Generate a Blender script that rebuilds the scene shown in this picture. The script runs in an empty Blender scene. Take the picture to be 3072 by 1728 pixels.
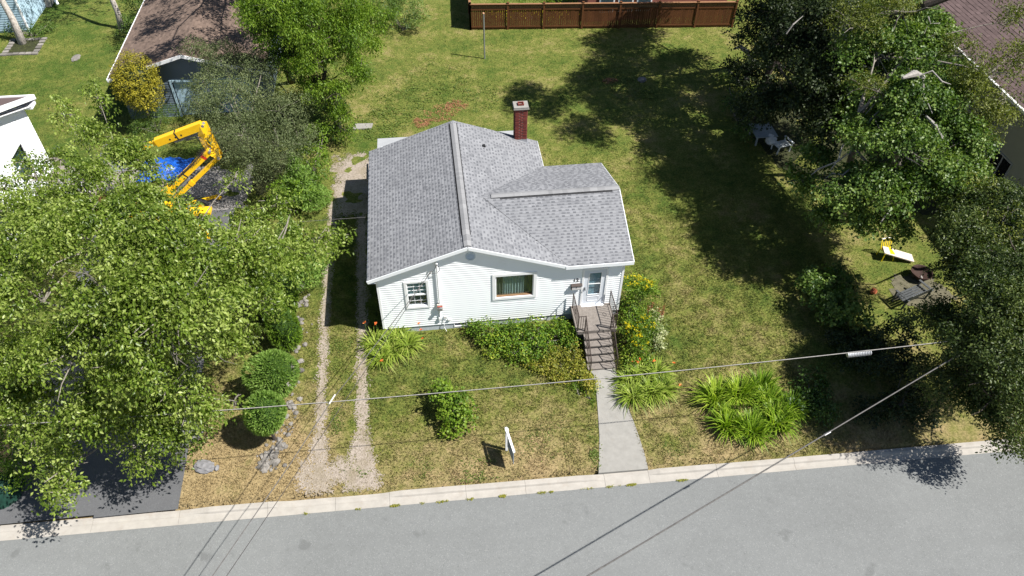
import bpy, math, random
import numpy as np
from mathutils import Matrix, Vector
S = bpy.context.scene
# ---------------------------------------------------------------- camera
cam_data = bpy.data.cameras.new('camera'); cam = bpy.data.objects.new('camera', cam_data)
S.collection.objects.link(cam); S.camera = cam
cam_data.sensor_width = 36.0; cam_data.lens = 27.2235
cam_data.clip_start = 0.5; cam_data.clip_end = 2000
cam.matrix_world = Matrix(((0.992805, 0.078138, -0.090731, 2.862682), (-0.119355, 0.706502, -0.697574, -22.144881), (0.009594, 0.703384, 0.710745, 24.511068), (0.000000, 0.000000, 0.000000, 1.000000)))
# ---------------------------------------------------------------- sky, sun, exposure
SUN_DIR = Vector((0.66, -0.28, 1.0)).normalized()      # towards the sun
EL = math.asin(SUN_DIR.z); AZ = math.atan2(SUN_DIR.x, SUN_DIR.y)
world = bpy.data.worlds.new('World'); S.world = world; world.use_nodes = True
wn = world.node_tree; bg = wn.nodes['Background']
sky = wn.nodes.new('ShaderNodeTexSky'); sky.sky_type = 'NISHITA'; sky.sun_disc = False
sky.sun_elevation = EL; sky.sun_rotation = AZ; sky.altitude = 50; sky.air_density = 1.0; sky.dust_density = 0.6; sky.ozone_density = 1.2
wn.links.new(sky.outputs['Color'], bg.inputs['Color']); bg.inputs['Strength'].default_value = 0.052
sl = bpy.data.lights.new('sun', 'SUN'); sl.energy = 5.0; sl.angle = math.radians(0.53); sl.color = (1.0, 0.96, 0.89)
so = bpy.data.objects.new('sun', sl); S.collection.objects.link(so)
so.rotation_euler = SUN_DIR.to_track_quat('Z', 'Y').to_euler(); so.location = (30, -10, 45)
S.view_settings.view_transform = 'Standard'; S.view_settings.look = 'None'
S.view_settings.exposure = 0.96; S.view_settings.gamma = 1.0; S.view_settings.use_curve_mapping = False
rnd = random.Random(7); R = np.random.default_rng(11)
COL = S.collection

def gz(x, y):
    """height of the ground: level round the house, falling to the road"""
    return -0.45 - 0.40 * np.clip(-np.asarray(y, float) / 7.1, 0, 1)
def kerb_back(x): return -7.12 - 0.019 * x
def kerb_front(x): return -7.65 - 0.0155 * x
ROADZ = -1.0

# ---------------------------------------------------------------- materials
MATS = {}
class NT:
    def __init__(s, name):
        s.m = bpy.data.materials.new(name); s.m.use_nodes = True; s.t = s.m.node_tree
        s.b = s.t.nodes['Principled BSDF']; s.o = s.t.nodes['Material Output']
        s.b.inputs['Specular IOR Level'].default_value = 0.3
    def n(s, typ, **kw):
        q = s.t.nodes.new(typ)
        for k, v in kw.items():
            if k.startswith('_'): setattr(q, k[1:], v)
            else: q.inputs[k.replace('__', ' ')].default_value = v
        return q
    def l(s, a, b): s.t.links.new(a, b)
    def co(s): return s.n('ShaderNodeNewGeometry').outputs['Position']
    def oc(s): return s.n('ShaderNodeTexCoord').outputs['Object']
    def noise(s, vec, scale, detail=4, rough=.6):
        q = s.n('ShaderNodeTexNoise', Scale=scale, Detail=detail, Roughness=rough); s.l(vec, q.inputs['Vector']); return q.outputs['Fac']
    def rng(s, v, a, b, c=0., d=1.):
        q = s.n('ShaderNodeMapRange'); s.l(v, q.inputs['Value'])
        for k, x in zip(('From Min', 'From Max', 'To Min', 'To Max'), (a, b, c, d)): q.inputs[k].default_value = x
        return q.outputs['Result']
    def math(s, op, a, b):
        q = s.n('ShaderNodeMath', _operation=op)
        for i, x in enumerate((a, b)):
            if isinstance(x, (int, float)): q.inputs[i].default_value = x
            else: s.l(x, q.inputs[i])
        return q.outputs[0]
    def mix(s, f, a, b, op='MIX'):
        q = s.n('ShaderNodeMix', _data_type='RGBA', _blend_type=op)
        for i, x in ((0, f), (6, a), (7, b)):
            if isinstance(x, (int, float)): q.inputs[i].default_value = x
            elif isinstance(x, tuple): q.inputs[i].default_value = (*x, 1)
            else: s.l(x, q.inputs[i])
        return q.outputs[2]
    def color(s, c): s.l(c, s.b.inputs['Base Color'])
    def bump(s, h, strength, dist):
        q = s.n('ShaderNodeBump', Strength=strength, Distance=dist); s.l(h, q.inputs['Height']); s.l(q.outputs[0], s.b.inputs['Normal'])
    def attr(s, name='tint'):
        q = s.n('ShaderNodeAttribute', _attribute_name=name); return q.outputs['Fac']

def plain(name, col, rough=.7, var=.12, scale=6., metal=0., bump=0., bscale=60., tint=0., dirt=None, spec=.3):
    if name in MATS: return MATS[name]
    t = NT(name); v = t.co()
    f = t.rng(t.noise(v, scale, 5), .3, .7, 1 - var, 1 + var)
    c = t.mix(1.0, tuple(col), t.n('ShaderNodeCombineColor').outputs[0], 'MIX')
    cc = t.n('ShaderNodeCombineColor')
    for i in range(3): t.l(f, cc.inputs[i])
    c = t.mix(1.0, tuple(col), cc.outputs[0], 'MULTIPLY')
    if tint:
        ti = t.rng(t.attr(), 0, 1, 1 - tint, 1 + tint); c2 = t.n('ShaderNodeCombineColor')
        for i in range(3): t.l(ti, c2.inputs[i])
        c = t.mix(1.0, c, c2.outputs[0], 'MULTIPLY')
    if dirt:
        d = t.rng(t.noise(v, dirt[1], 6, .7), dirt[2], dirt[2] + .16, 0, dirt[3]); c = t.mix(d, c, tuple(dirt[0]))
    t.color(c); t.b.inputs['Roughness'].default_value = rough; t.b.inputs['Metallic'].default_value = metal
    t.b.inputs['Specular IOR Level'].default_value = spec
    if bump: t.bump(t.noise(v, bscale, 3), bump, .02)
    MATS[name] = t.m; return t.m

def leafmat(name, dark, mid, light, trans=.3, rough=.5, flower=None):
    if name in MATS: return MATS[name]
    t = NT(name); a = t.attr()
    r = t.n('ShaderNodeValToRGB'); cr = r.color_ramp
    cr.elements[0].color = (*dark, 1); cr.elements[1].color = (*light, 1); cr.elements[0].position = 0; cr.elements[1].position = 1
    e = cr.elements.new(.5); e.color = (*mid, 1)
    if flower:
        e.position = .45; cr.elements[1 if False else len(cr.elements) - 1].position = 1
        cr.elements[2].color = (*flower, 1)
        e = cr.elements.new(.90); e.color = (*light, 1); e = cr.elements.new(.93); e.color = (*flower, 1)
    t.l(a, r.inputs[0]); t.color(r.outputs[0]); t.b.inputs['Roughness'].default_value = rough
    tr = t.n('ShaderNodeBsdfTranslucent')
    t.l(t.mix(1.0, r.outputs[0], (1.25, 1.35, .55), 'MULTIPLY'), tr.inputs['Color'])
    mx = t.n('ShaderNodeMixShader', Fac=trans); t.l(t.b.outputs[0], mx.inputs[1]); t.l(tr.outputs[0], mx.inputs[2])
    t.l(mx.outputs[0], t.o.inputs['Surface']); MATS[name] = t.m; return t.m

def lawn_colour(t):
    v = t.co(); sep = t.n('ShaderNodeSeparateXYZ'); t.l(v, sep.inputs[0]); x, y = sep.outputs[0], sep.outputs[1]
    n1 = t.noise(v, .38, 5, .62); n2 = t.noise(v, 2.1, 5, .65); n3 = t.noise(v, 11., 4, .7); n4 = t.noise(v, 60., 3, .7)
    dry = t.math('ADD', t.math('MULTIPLY', n1, 1.0), t.math('MULTIPLY', n2, .75))
    dry = t.math('ADD', dry, t.math('MULTIPLY', n3, .5))
    dry = t.math('ADD', dry, t.rng(y, -2.5, -6.8, 0, .34))          # parched verge along the kerb
    left = t.math('MULTIPLY', t.rng(x, -1.0, -3.6, 0, .30), t.rng(y, 1.0, -3.5, 0, 1)); dry = t.math('ADD', dry, left)
    dry = t.math('SUBTRACT', dry, t.math('MULTIPLY', t.rng(x, -9, -14, 0, .10), t.rng(y, 8, 12, 0, 1)))
    dry = t.math('ADD', dry, t.math('MULTIPLY', n4, .26))
    f1 = t.rng(dry, 1.04, 1.34); f2 = t.rng(dry, 1.30, 1.74)
    c = t.mix(f1, (.062, .102, .018), (.150, .163, .038)); c = t.mix(f2, c, (.315, .24, .125))
    g = t.rng(t.math('ADD', t.math('MULTIPLY', n3, .5), t.math('MULTIPLY', n4, .5)), .38, .62, .62, 1.34)
    cc = t.n('ShaderNodeCombineColor'); [t.l(g, cc.inputs[i]) for i in range(3)]
    return t.mix(1.0, c, cc.outputs[0], 'MULTIPLY'), v, n3, n4

def lawn_mat():
    t = NT('lawn turf'); c, v, n3, n4 = lawn_colour(t); t.color(c); t.b.inputs['Roughness'].default_value = .95
    t.b.inputs['Specular IOR Level'].default_value = .1
    t.bump(t.math('ADD', n3, n4), .9, .05); return t.m
def blade_mat():
    t = NT('grass blades'); c, v, n3, n4 = lawn_colour(t)
    a = t.rng(t.attr(), 0, 1, .78, 1.26); cc = t.n('ShaderNodeCombineColor'); [t.l(a, cc.inputs[i]) for i in range(3)]
    c = t.mix(1.0, c, cc.outputs[0], 'MULTIPLY'); t.color(c); t.b.inputs['Roughness'].default_value = .7
    tr = t.n('ShaderNodeBsdfTranslucent'); t.l(c, tr.inputs['Color']); mx = t.n('ShaderNodeMixShader', Fac=.3)
    t.l(t.b.outputs[0], mx.inputs[1]); t.l(tr.outputs[0], mx.inputs[2]); t.l(mx.outputs[0], t.o.inputs['Surface']); return t.m
def asphalt_mat(name, col, speck=.08):
    t = NT(name); v = t.co()
    a = t.noise(v, .25, 4); b = t.noise(v, 45., 3, .8); c3 = t.noise(v, 3., 5, .7)
    vo = t.n('ShaderNodeTexVoronoi', Scale=38.); t.l(v, vo.inputs['Vector'])
    sp = t.n('ShaderNodeSeparateColor'); t.l(vo.outputs['Color'], sp.inputs[0])
    g = t.math('ADD', t.rng(a, .3, .7, .94, 1.06), t.rng(b, .3, .7, -.16, .16)); g = t.math('ADD', g, t.rng(c3, .3, .7, -.05, .05))
    g = t.math('ADD', g, t.rng(sp.outputs[0], .86, 1., 0, speck * 4)); g = t.math('SUBTRACT', g, t.rng(sp.outputs[1], .9, 1., 0, speck * 2.4))
    cc = t.n('ShaderNodeCombineColor'); [t.l(g, cc.inputs[i]) for i in range(3)]
    c = t.mix(1.0, tuple(col), cc.outputs[0], 'MULTIPLY')
    sx = t.n('ShaderNodeSeparateXYZ'); t.l(v, sx.inputs[0])
    st = t.n('ShaderNodeTexNoise', Scale=.9, Detail=5); mp = t.n('ShaderNodeMapping'); mp.inputs['Scale'].default_value = (.12, 1.3, 1); t.l(v, mp.inputs[0]); t.l(mp.outputs[0], st.inputs['Vector'])
    c = t.mix(t.rng(st.outputs['Fac'], .5, .75, 0, .28), c, tuple(x * .80 for x in col))
    o1 = t.noise(v, 1.3, 2, .4); c = t.mix(t.rng(o1, .70, .76, 0, .35), c, tuple(x * .45 for x in col))
    t.color(c); t.b.inputs['Roughness'].default_value = .9; t.bump(b, .35, .01); return t.m
def gravel_mat():
    t = NT('driveway gravel'); v = t.co()
    vo = t.n('ShaderNodeTexVoronoi', Scale=22.); t.l(v, vo.inputs['Vector']); sp = t.n('ShaderNodeSeparateColor'); t.l(vo.outputs['Color'], sp.inputs[0])
    n = t.noise(v, 1.4, 5, .7); n2 = t.noise(v, 30., 3, .8)
    c = t.mix(sp.outputs[0], (.205, .172, .142), (.325, .28, .238)); c = t.mix(t.rng(n, .45, .7, 0, .7), c, (.17, .14, .085))
    c = t.mix(t.rng(n2, .55, .7, 0, .5), c, (.15, .125, .10)); t.color(c); t.b.inputs['Roughness'].default_value = .95
    t.bump(t.math('ADD', vo.outputs['Distance'], n2), .5, .03); return t.m
def brick_mat():
    t = NT('chimney brick'); a = t.attr(); n = t.noise(t.co(), 30., 3)
    c = t.mix(a, (.105, .020, .016), (.19, .042, .031)); c = t.mix(t.rng(n, .5, .8, 0, .4), c, (.12, .03, .025)); t.color(c)
    t.b.inputs['Roughness'].default_value = .85; return t.m
def shingle_mat(name, dark, light, fleck):
    t = NT(name); a = t.attr(); v = t.co(); n = t.noise(v, 55., 3, .8); n1 = t.noise(v, .5, 4)
    c = t.mix(a, tuple(dark), tuple(light)); c = t.mix(t.rng(n, .45, .75, 0, .35), c, tuple(fleck))
    g = t.rng(n1, .3, .7, .93, 1.07); cc = t.n('ShaderNodeCombineColor'); [t.l(g, cc.inputs[i]) for i in range(3)]
    t.color(t.mix(1.0, c, cc.outputs[0], 'MULTIPLY')); t.b.inputs['Roughness'].default_value = .92; t.bump(n, .3, .006); return t.m
def bark(name, col, spots=(.05, .045, .04)):
    if name in MATS: return MATS[name]
    t = NT(name); v = t.co(); mp = t.n('ShaderNodeMapping'); mp.inputs['Scale'].default_value = (7, 7, 2.2); t.l(v, mp.inputs[0])
    n = t.noise(mp.outputs[0], 2.5, 6, .7); t.color(t.mix(t.rng(n, .48, .62), tuple(col), tuple(spots))); t.b.inputs['Roughness'].default_value = .9
    t.bump(n, .7, .04); MATS[name] = t.m; return t.m
def glass_mat(name, col):
    if name in MATS: return MATS[name]
    t = NT(name); tr = t.n('ShaderNodeBsdfTransparent'); tr.inputs['Color'].default_value = (*col, 1); gl = t.n('ShaderNodeBsdfGlossy', Roughness=.03)
    mx = t.n('ShaderNodeMixShader', Fac=.10); t.l(tr.outputs[0], mx.inputs[1]); t.l(gl.outputs[0], mx.inputs[2])
    t.l(mx.outputs[0], t.o.inputs['Surface']); MATS[name] = t.m; return t.m

M = dict(
 lawn=lawn_mat(), blade=blade_mat(), road=asphalt_mat('worn road asphalt', (.152, .158, .158)), drive=asphalt_mat('dark driveway asphalt', (.088, .090, .095), .06),
 gravel=gravel_mat(), brick=brick_mat(),
 shingle=shingle_mat('grey roof shingle', (.080, .084, .096), (.222, .227, .242), (.29, .293, .31)),
 cap=shingle_mat('pale ridge cap', (.17, .172, .18), (.235, .237, .245), (.30, .30, .31)),
 brownshingle=shingle_mat('brown roof shingle', (.08, .056, .045), (.165, .118, .095), (.20, .15, .12)),
 mauveshingle=shingle_mat('mauve brown roof shingle', (.07, .048, .046), (.13, .09, .088), (.16, .12, .115)),
 kerb=plain('kerb concrete', (.315, .295, .268), .9, .10, 3., bump=.25, dirt=((.27, .235, .20), 2.2, .54, .55)),
 conc=plain('walkway concrete', (.235, .228, .212), .9, .10, 4., bump=.3, dirt=((.22, .20, .175), 3.5, .56, .4)),
 stepc=plain('weathered step concrete', (.175, .155, .14), .95, .18, 9., bump=.5, bscale=45, dirt=((.31, .28, .26), 14., .6, .7)),
 siding=plain('white vinyl siding', (.86, .89, .915), .5, .012, 2., dirt=((.66, .68, .66), 2.4, .58, .35), spec=.4),
 white=plain('white painted trim', (.80, .81, .83), .45, .02, 3.),
 fascia=plain('white aluminium fascia', (.78, .81, .85), .4, .02, 3.),
 found=plain('grey painted foundation', (.46, .50, .55), .9, .1, 8., bump=.3),
 dark=plain('dark interior', (.02, .02, .022), .9, .1),
 curtain=plain('grey curtain fabric', (.58, .58, .52), .9, .1, 9.), curtain2=plain('brown side curtain', (.24, .19, .15), .9, .1, 9.),
 blind=plain('pale blue grey blind', (.42, .52, .55), .8, .04),
 glass=glass_mat('window glass', (.75, .82, .84)), wood=plain('amber window stool', (.22, .13, .07), .6, .2, 20.),
 iron=plain('dark wrought iron', (.045, .032, .028), .6, .2, 20.), galv=plain('galvanised grey metal', (.33, .34, .36), .45, .1, 8., metal=.6),
 cable=plain('grey cable sheath', (.085, .08, .078), .6, .3, 9.), cabledark=plain('dark cable sheath', (.05, .045, .045), .6, .3, 9.),
 fence=plain('brown stained fence board', (.105, .040, .013), .75, .16, 14., tint=.16, bump=.2),
 bluesid=plain('pale blue vinyl siding', (.34, .47, .56), .5, .03, 2.), blued=plain('blue grey siding', (.20, .28, .36), .6, .04, 2.),
 greysid=plain('slate blue garage siding', (.115, .15, .19), .6, .04, 2.), beige=plain('pale stucco wall', (.30, .31, .27), .9, .05, 2.),
 yellow=plain('yellow machine paint', (.76, .45, .010), .35, .04, 3., dirt=((.55, .30, .02), 5., .66, .4), spec=.5), steel=plain('grey machine steel', (.24, .25, .27), .5, .2, 9., metal=.4),
 black=plain('black rubber', (.02, .02, .022), .6, .1), tarp=plain('blue tarpaulin', (.010, .085, .42), .35, .25, 9., spec=.5), greent=plain('dark green tarpaulin', (.008, .032, .022), .6, .5, 6., spec=.2),
 stone=plain('grey field stone', (.17, .158, .145), .9, .25, 7., tint=.35, bump=.6, bscale=14), boulder=plain('blue grey boulder', (.17, .168, .175), .9, .22, 5., bump=.8, bscale=9),
 deck=plain('weathered deck boards', (.21, .185, .165), .85, .12, 5., tint=.12), lattice=plain('brown lattice', (.17, .065, .035), .8, .15),
 patio=plain('grey patio concrete', (.20, .19, .183), .9, .1, 2., bump=.3), soil=plain('dark soil and tree shade', (.030, .034, .012), .95, .4, 4., bump=.8, bscale=25),
 redbrick=plain('red brick wall', (.24, .09, .07), .9, .2, 9.), plank=plain('bleached plank', (.55, .48, .41), .8, .08, 9.),
 chairy=plain('yellow plastic', (.72, .55, .01), .45, .1), dwood=plain('grey painted timber', (.25, .28, .30), .8, .15, 7.), rust=plain('rusted black iron', (.035, .018, .014), .8, .4, 12.),
 ash=plain('pale ash and sand', (.10, .092, .06), .95, .3, 5., bump=.5), silver=plain('silver umbrella cloth', (.5, .52, .56), .35, .15, 6.),
 red=plain('red plastic', (.5, .04, .02), .5, .1), bone=plain('bleached dead wood', (.24, .225, .21), .9, .25, 9., bump=.6),
 barkg=bark('grey maple bark', (.21, .19, .165), (.11, .095, .08)), barkw=bark('pale birch bark', (.46, .42, .38), (.19, .165, .15)), barkd=bark('dark conifer bark', (.07, .055, .045)),
)
L = dict(
 maple=leafmat('light maple leaf', (.050, .090, .010), (.145, .215, .026), (.32, .385, .105), .42, .36),
 deep=leafmat('deep maple leaf', (.024, .054, .010), (.060, .118, .018), (.165, .235, .050), .3, .45),
 bright=leafmat('fresh green leaf', (.045, .095, .008), (.11, .195, .014), (.22, .31, .036), .35, .5),
 olive=leafmat('olive ash leaf', (.045, .066, .010), (.092, .118, .018), (.19, .21, .042), .35, .5),
 lilac=leafmat('grey green small leaf', (.050, .072, .026), (.108, .138, .054), (.20, .225, .105), .28, .6),
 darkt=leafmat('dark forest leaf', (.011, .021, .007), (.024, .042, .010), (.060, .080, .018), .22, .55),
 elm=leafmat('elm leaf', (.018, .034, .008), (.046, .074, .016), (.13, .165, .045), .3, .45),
 spruce=leafmat('clipped spruce needle', (.10, .18, .03), (.20, .32, .065), (.34, .46, .13), .45, .6),
 yellowc=leafmat('golden cypress foliage', (.085, .085, .010), (.23, .21, .014), (.42, .36, .03), .2, .6),
 blades=leafmat('lime ornamental grass', (.07, .14, .010), (.17, .28, .018), (.33, .42, .05), .35, .45),
 lily=leafmat('daylily leaf', (.08, .14, .015), (.21, .29, .035), (.42, .46, .12), .3, .45),
 vine=leafmat('creeper leaf', (.045, .10, .010), (.13, .23, .018), (.32, .36, .035), .3, .5),
 rusty=leafmat('bronzed creeper leaf', (.10, .12, .016), (.24, .25, .028), (.42, .33, .07), .3, .5),
 gold=leafmat('yellow flower head', (.32, .30, .01), (.62, .52, .01), (.85, .72, .03), .2, .6),
 orange=leafmat('orange lily petal', (.55, .10, .02), (.78, .18, .04), (.85, .35, .12), .2, .5),
 cream=leafmat('variegated dogwood leaf', (.10, .15, .05), (.35, .38, .18), (.62, .62, .40), .3, .5),
 dock=leafmat('red dock spike', (.12, .03, .015), (.24, .06, .03), (.34, .12, .06), .1, .7),
 redleaf=leafmat('red strawberry leaf', (.20, .085, .04), (.33, .15, .08), (.42, .30, .14), .2, .6),
 weed=leafmat('weedy ground leaf', (.05, .085, .012), (.10, .15, .022), (.22, .24, .06), .25, .6),
)
# ---------------------------------------------------------------- helpers
ORG = {}
def link(o, parent=None):
    COL.objects.link(o)
    if parent: o.parent = parent
    return o
def thing(name, label, cat, loc=(0, 0, 0), group=None):
    o = bpy.data.objects.new(name, None); COL.objects.link(o); o.location = loc; o.empty_display_size = .2
    ORG[o] = Vector(loc); o['label'] = label; o['category'] = cat
    if group: o['group'] = group
    return o
def tag(o, label, cat, group=None):
    o['label'] = label; o['category'] = cat
    if group: o['group'] = group
    return o
def root_org(p): return ORG.get(p, Vector((0, 0, 0)))
def place(me, name, parent, loc):
    """mesh data in world coordinates -> object under its thing, or with its own base"""
    o = bpy.data.objects.new(name, me)
    org = root_org(parent) if parent else Vector(loc or (0, 0, 0))
    if org.length > 0: me.transform(Matrix.Translation(-org))
    if not parent and loc: o.location = loc
    if parent: ORG[o] = org
    link(o, parent); return o
class MB:
    def __init__(s): s.v = []; s.f = []; s.t = []
    def add(s, vs, fs, tint=.5):
        k = len(s.v); s.v += [tuple(map(float, v)) for v in vs]; s.f += [tuple(i + k for i in f) for f in fs]; s.t += [tint] * len(vs); return s
    def box(s, x0, x1, y0, y1, z0, z1, tint=.5):
        v = [(x, y, z) for z in (z0, z1) for y in (y0, y1) for x in (x0, x1)]
        return s.add(v, [(0, 2, 3, 1), (4, 5, 7, 6), (0, 1, 5, 4), (2, 6, 7, 3), (0, 4, 6, 2), (1, 3, 7, 5)], tint)
    def obox(s, a, b, w, h, up=(0, 0, 1), tint=.5):
        """box beam from a to b, width w, height h"""
        a, b = Vector(a), Vector(b); d = (b - a).normalized(); u = Vector(up)
        if abs(d.dot(u)) > .98: u = Vector((0, 1, 0))
        r = d.cross(u).normalized(); u = r.cross(d).normalized(); r = r * w / 2; u = u * h / 2
        v = [p + i * r + j * u for p in (a, b) for j in (-1, 1) for i in (-1, 1)]
        return s.add(v, [(0, 1, 3, 2), (4, 6, 7, 5), (0, 4, 5, 1), (2, 3, 7, 6), (0, 2, 6, 4), (1, 5, 7, 3)], tint)
    def tube(s, pts, rad, n=6, tint=.5, cap=True):
        pts = [Vector(p) for p in pts]; rad = [rad] * len(pts) if isinstance(rad, (int, float)) else rad
        vs = []; fs = []; ref = None
        for i, p in enumerate(pts):
            d = (pts[min(i + 1, len(pts) - 1)] - pts[max(i - 1, 0)]).normalized()
            if ref is None: ref = Vector((1, 0, 0)) if abs(d.x) < .8 else Vector((0, 1, 0))
            u = d.cross(ref).normalized(); w = u.cross(d).normalized(); ref = w * 1.0
            ref = w
            for k in range(n):
                a = 2 * math.pi * k / n; vs.append(p + (u * math.cos(a) + w * math.sin(a)) * rad[i])
            u_prev = u
        for i in range(len(pts) - 1):
            for k in range(n):
                fs.append((i * n + k, i * n + (k + 1) % n, (i + 1) * n + (k + 1) % n, (i + 1) * n + k))
        if cap: fs.append(tuple(range(n))[::-1]); fs.append(tuple((len(pts) - 1) * n + k for k in range(n)))
        return s.add(vs, fs, tint)
    def prism(s, poly, z0, z1, tint=.5):
        n = len(poly); v = [(x, y, z0) for x, y in poly] + [(x, y, z1) for x, y in poly]
        return s.add(v, [tuple(range(n))[::-1], tuple(range(n, 2 * n))] + [(i, (i + 1) % n, n + (i + 1) % n, n + i) for i in range(n)], tint)
    def slab(s, quad, off, tint=.5):
        """thickened polygon: quad points plus an offset vector"""
        q = [Vector(p) for p in quad]; o = Vector(off); n = len(q)
        return s.add(q + [p + o for p in q], [tuple(range(n))[::-1], tuple(range(n, 2 * n))] + [(i, (i + 1) % n, n + (i + 1) % n, n + i) for i in range(n)], tint)
    def rock(s, c, r, rng, tint=.5, sub=1):
        t = (1 + 5 ** .5) / 2
        V = [Vector(p).normalized() for p in ((-1, t, 0), (1, t, 0), (-1, -t, 0), (1, -t, 0), (0, -1, t), (0, 1, t), (0, -1, -t), (0, 1, -t), (t, 0, -1), (t, 0, 1), (-t, 0, -1), (-t, 0, 1))]
        F = [(0, 11, 5), (0, 5, 1), (0, 1, 7), (0, 7, 10), (0, 10, 11), (1, 5, 9), (5, 11, 4), (11, 10, 2), (10, 7, 6), (7, 1, 8), (3, 9, 4), (3, 4, 2), (3, 2, 6), (3, 6, 8), (3, 8, 9), (4, 9, 5), (2, 4, 11), (6, 2, 10), (8, 6, 7), (9, 8, 1)]
        for _ in range(sub):
            cache = {}; G = []
            def mid(a, b):
                k = (min(a, b), max(a, b))
                if k not in cache: V.append(((V[a] + V[b]) / 2).normalized()); cache[k] = len(V) - 1
                return cache[k]
            for a, b, c2 in F:
                x, y, z = mid(a, b), mid(b, c2), mid(c2, a); G += [(a, x, z), (b, y, x), (c2, z, y), (x, y, z)]
            F = G
        an = rng.random() * 6.28; ca, sa = math.cos(an), math.sin(an); out = []
        for p in V:
            k = 1 + (rng.random() - .5) * .34; x, y, z = p.x * r[0] * k, p.y * r[1] * k, p.z * r[2] * k
            out.append((c[0] + x * ca - y * sa, c[1] + x * sa + y * ca, c[2] + z))
        return s.add(out, F, tint)
    def mesh(s, mat):
        me = bpy.data.meshes.new('m'); me.from_pydata(s.v, [], s.f); me.materials.append(mat)
        a = me.attributes.new('tint', 'FLOAT', 'POINT'); a.data.foreach_set('value', s.t); me.update(); return me
    def build(s, name, mat, parent=None, loc=None, kind=None, smooth=False):
        me = s.mesh(mat)
        if smooth: me.polygons.foreach_set('use_smooth', [True] * len(me.polygons))
        o = place(me, name, parent, loc)
        if kind: o['kind'] = kind
        return o
def bx(x0, x1, y0, y1, z0, z1): return MB().box(x0, x1, y0, y1, z0, z1)

def npmesh(V, F, mat, T=None):
    me = bpy.data.meshes.new('m'); n, k = F.shape
    me.vertices.add(len(V)); me.vertices.foreach_set('co', np.ascontiguousarray(V, np.float32).ravel())
    me.loops.add(n * k); me.loops.foreach_set('vertex_index', np.ascontiguousarray(F, np.int32).ravel())
    me.polygons.add(n); me.polygons.foreach_set('loop_start', np.arange(0, n * k, k, dtype=np.int32))
    me.update(calc_edges=True); me.materials.append(mat)
    if T is not None:
        a = me.attributes.new('tint', 'FLOAT', 'POINT'); a.data.foreach_set('value', np.ascontiguousarray(T, np.float32))
    return me
def unit(a): return a / np.maximum(np.linalg.norm(a, axis=1, keepdims=True), 1e-9)
def leaves(name, mat, P, A, N, Ln, Wd, T, parent=None, loc=None, kind=None, fold=.12):
    A = unit(A); Sd = unit(np.cross(N, A)); N = np.cross(A, Sd); n = len(P)
    Ln = np.broadcast_to(Ln, (n,))[:, None]; Wd = np.broadcast_to(Wd, (n,))[:, None]
    m = P + A * Ln * .45
    V = np.stack([P, m + Sd * Wd / 2 + N * Wd * fold, P + A * Ln - N * Ln * .08, m - Sd * Wd / 2 + N * Wd * fold], 1).reshape(-1, 3)
    b = np.arange(n)[:, None] * 4; F = np.concatenate([b + [0, 2, 1], b + [0, 3, 2]], 0)
    o = place(npmesh(V, F, mat, np.repeat(np.clip(T, 0, 1), 4)), name, parent, loc)
    if kind: o['kind'] = kind
    return o
def rdir(rng, n): return unit(rng.normal(size=(n, 3)))

def sprays(clumps, rng, dens, gap=.25, low=-.55, shell=.5):
    """points through the outer part of every clump of a crown"""
    P, D = [], []
    for (cx, cy, cz, rx, ry, rz) in clumps:
        area = 4 * math.pi * ((rx * ry) ** 1.6 / 3 + (rx * rz) ** 1.6 / 3 + (ry * rz) ** 1.6 / 3) ** (1 / 1.6)
        n = max(6, int(area * dens)); d = rdir(rng, n); d = d[d[:, 2] > low]
        lump = np.zeros(len(d))
        for _ in range(7):
            q = rdir(rng, 1)[0]; lump += np.clip(d @ q - .55, 0, 1) * rng.uniform(-.3, .75)
        k = (1 - shell * rng.random(len(d)) ** 1.6) * (1 + lump); r = np.array([rx, ry, rz])
        p = np.array([cx, cy, cz]) + d * r * k[:, None]
        f = 2.1 / max(.6, (rx * ry * rz) ** (1 / 3)) + .7
        g = np.sin(p[:, 0] * f * 1.3 + p[:, 2] * 1.7 + cx) + np.sin(p[:, 1] * f * 1.7 - p[:, 0] * .9 + cy) + np.sin(p[:, 2] * f * 1.9 + p[:, 1] * 1.3)
        keep = g > (-1.9 + gap * 3)
        P.append(p[keep]); D.append(d[keep])
    return np.concatenate(P), np.concatenate(D)

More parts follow.
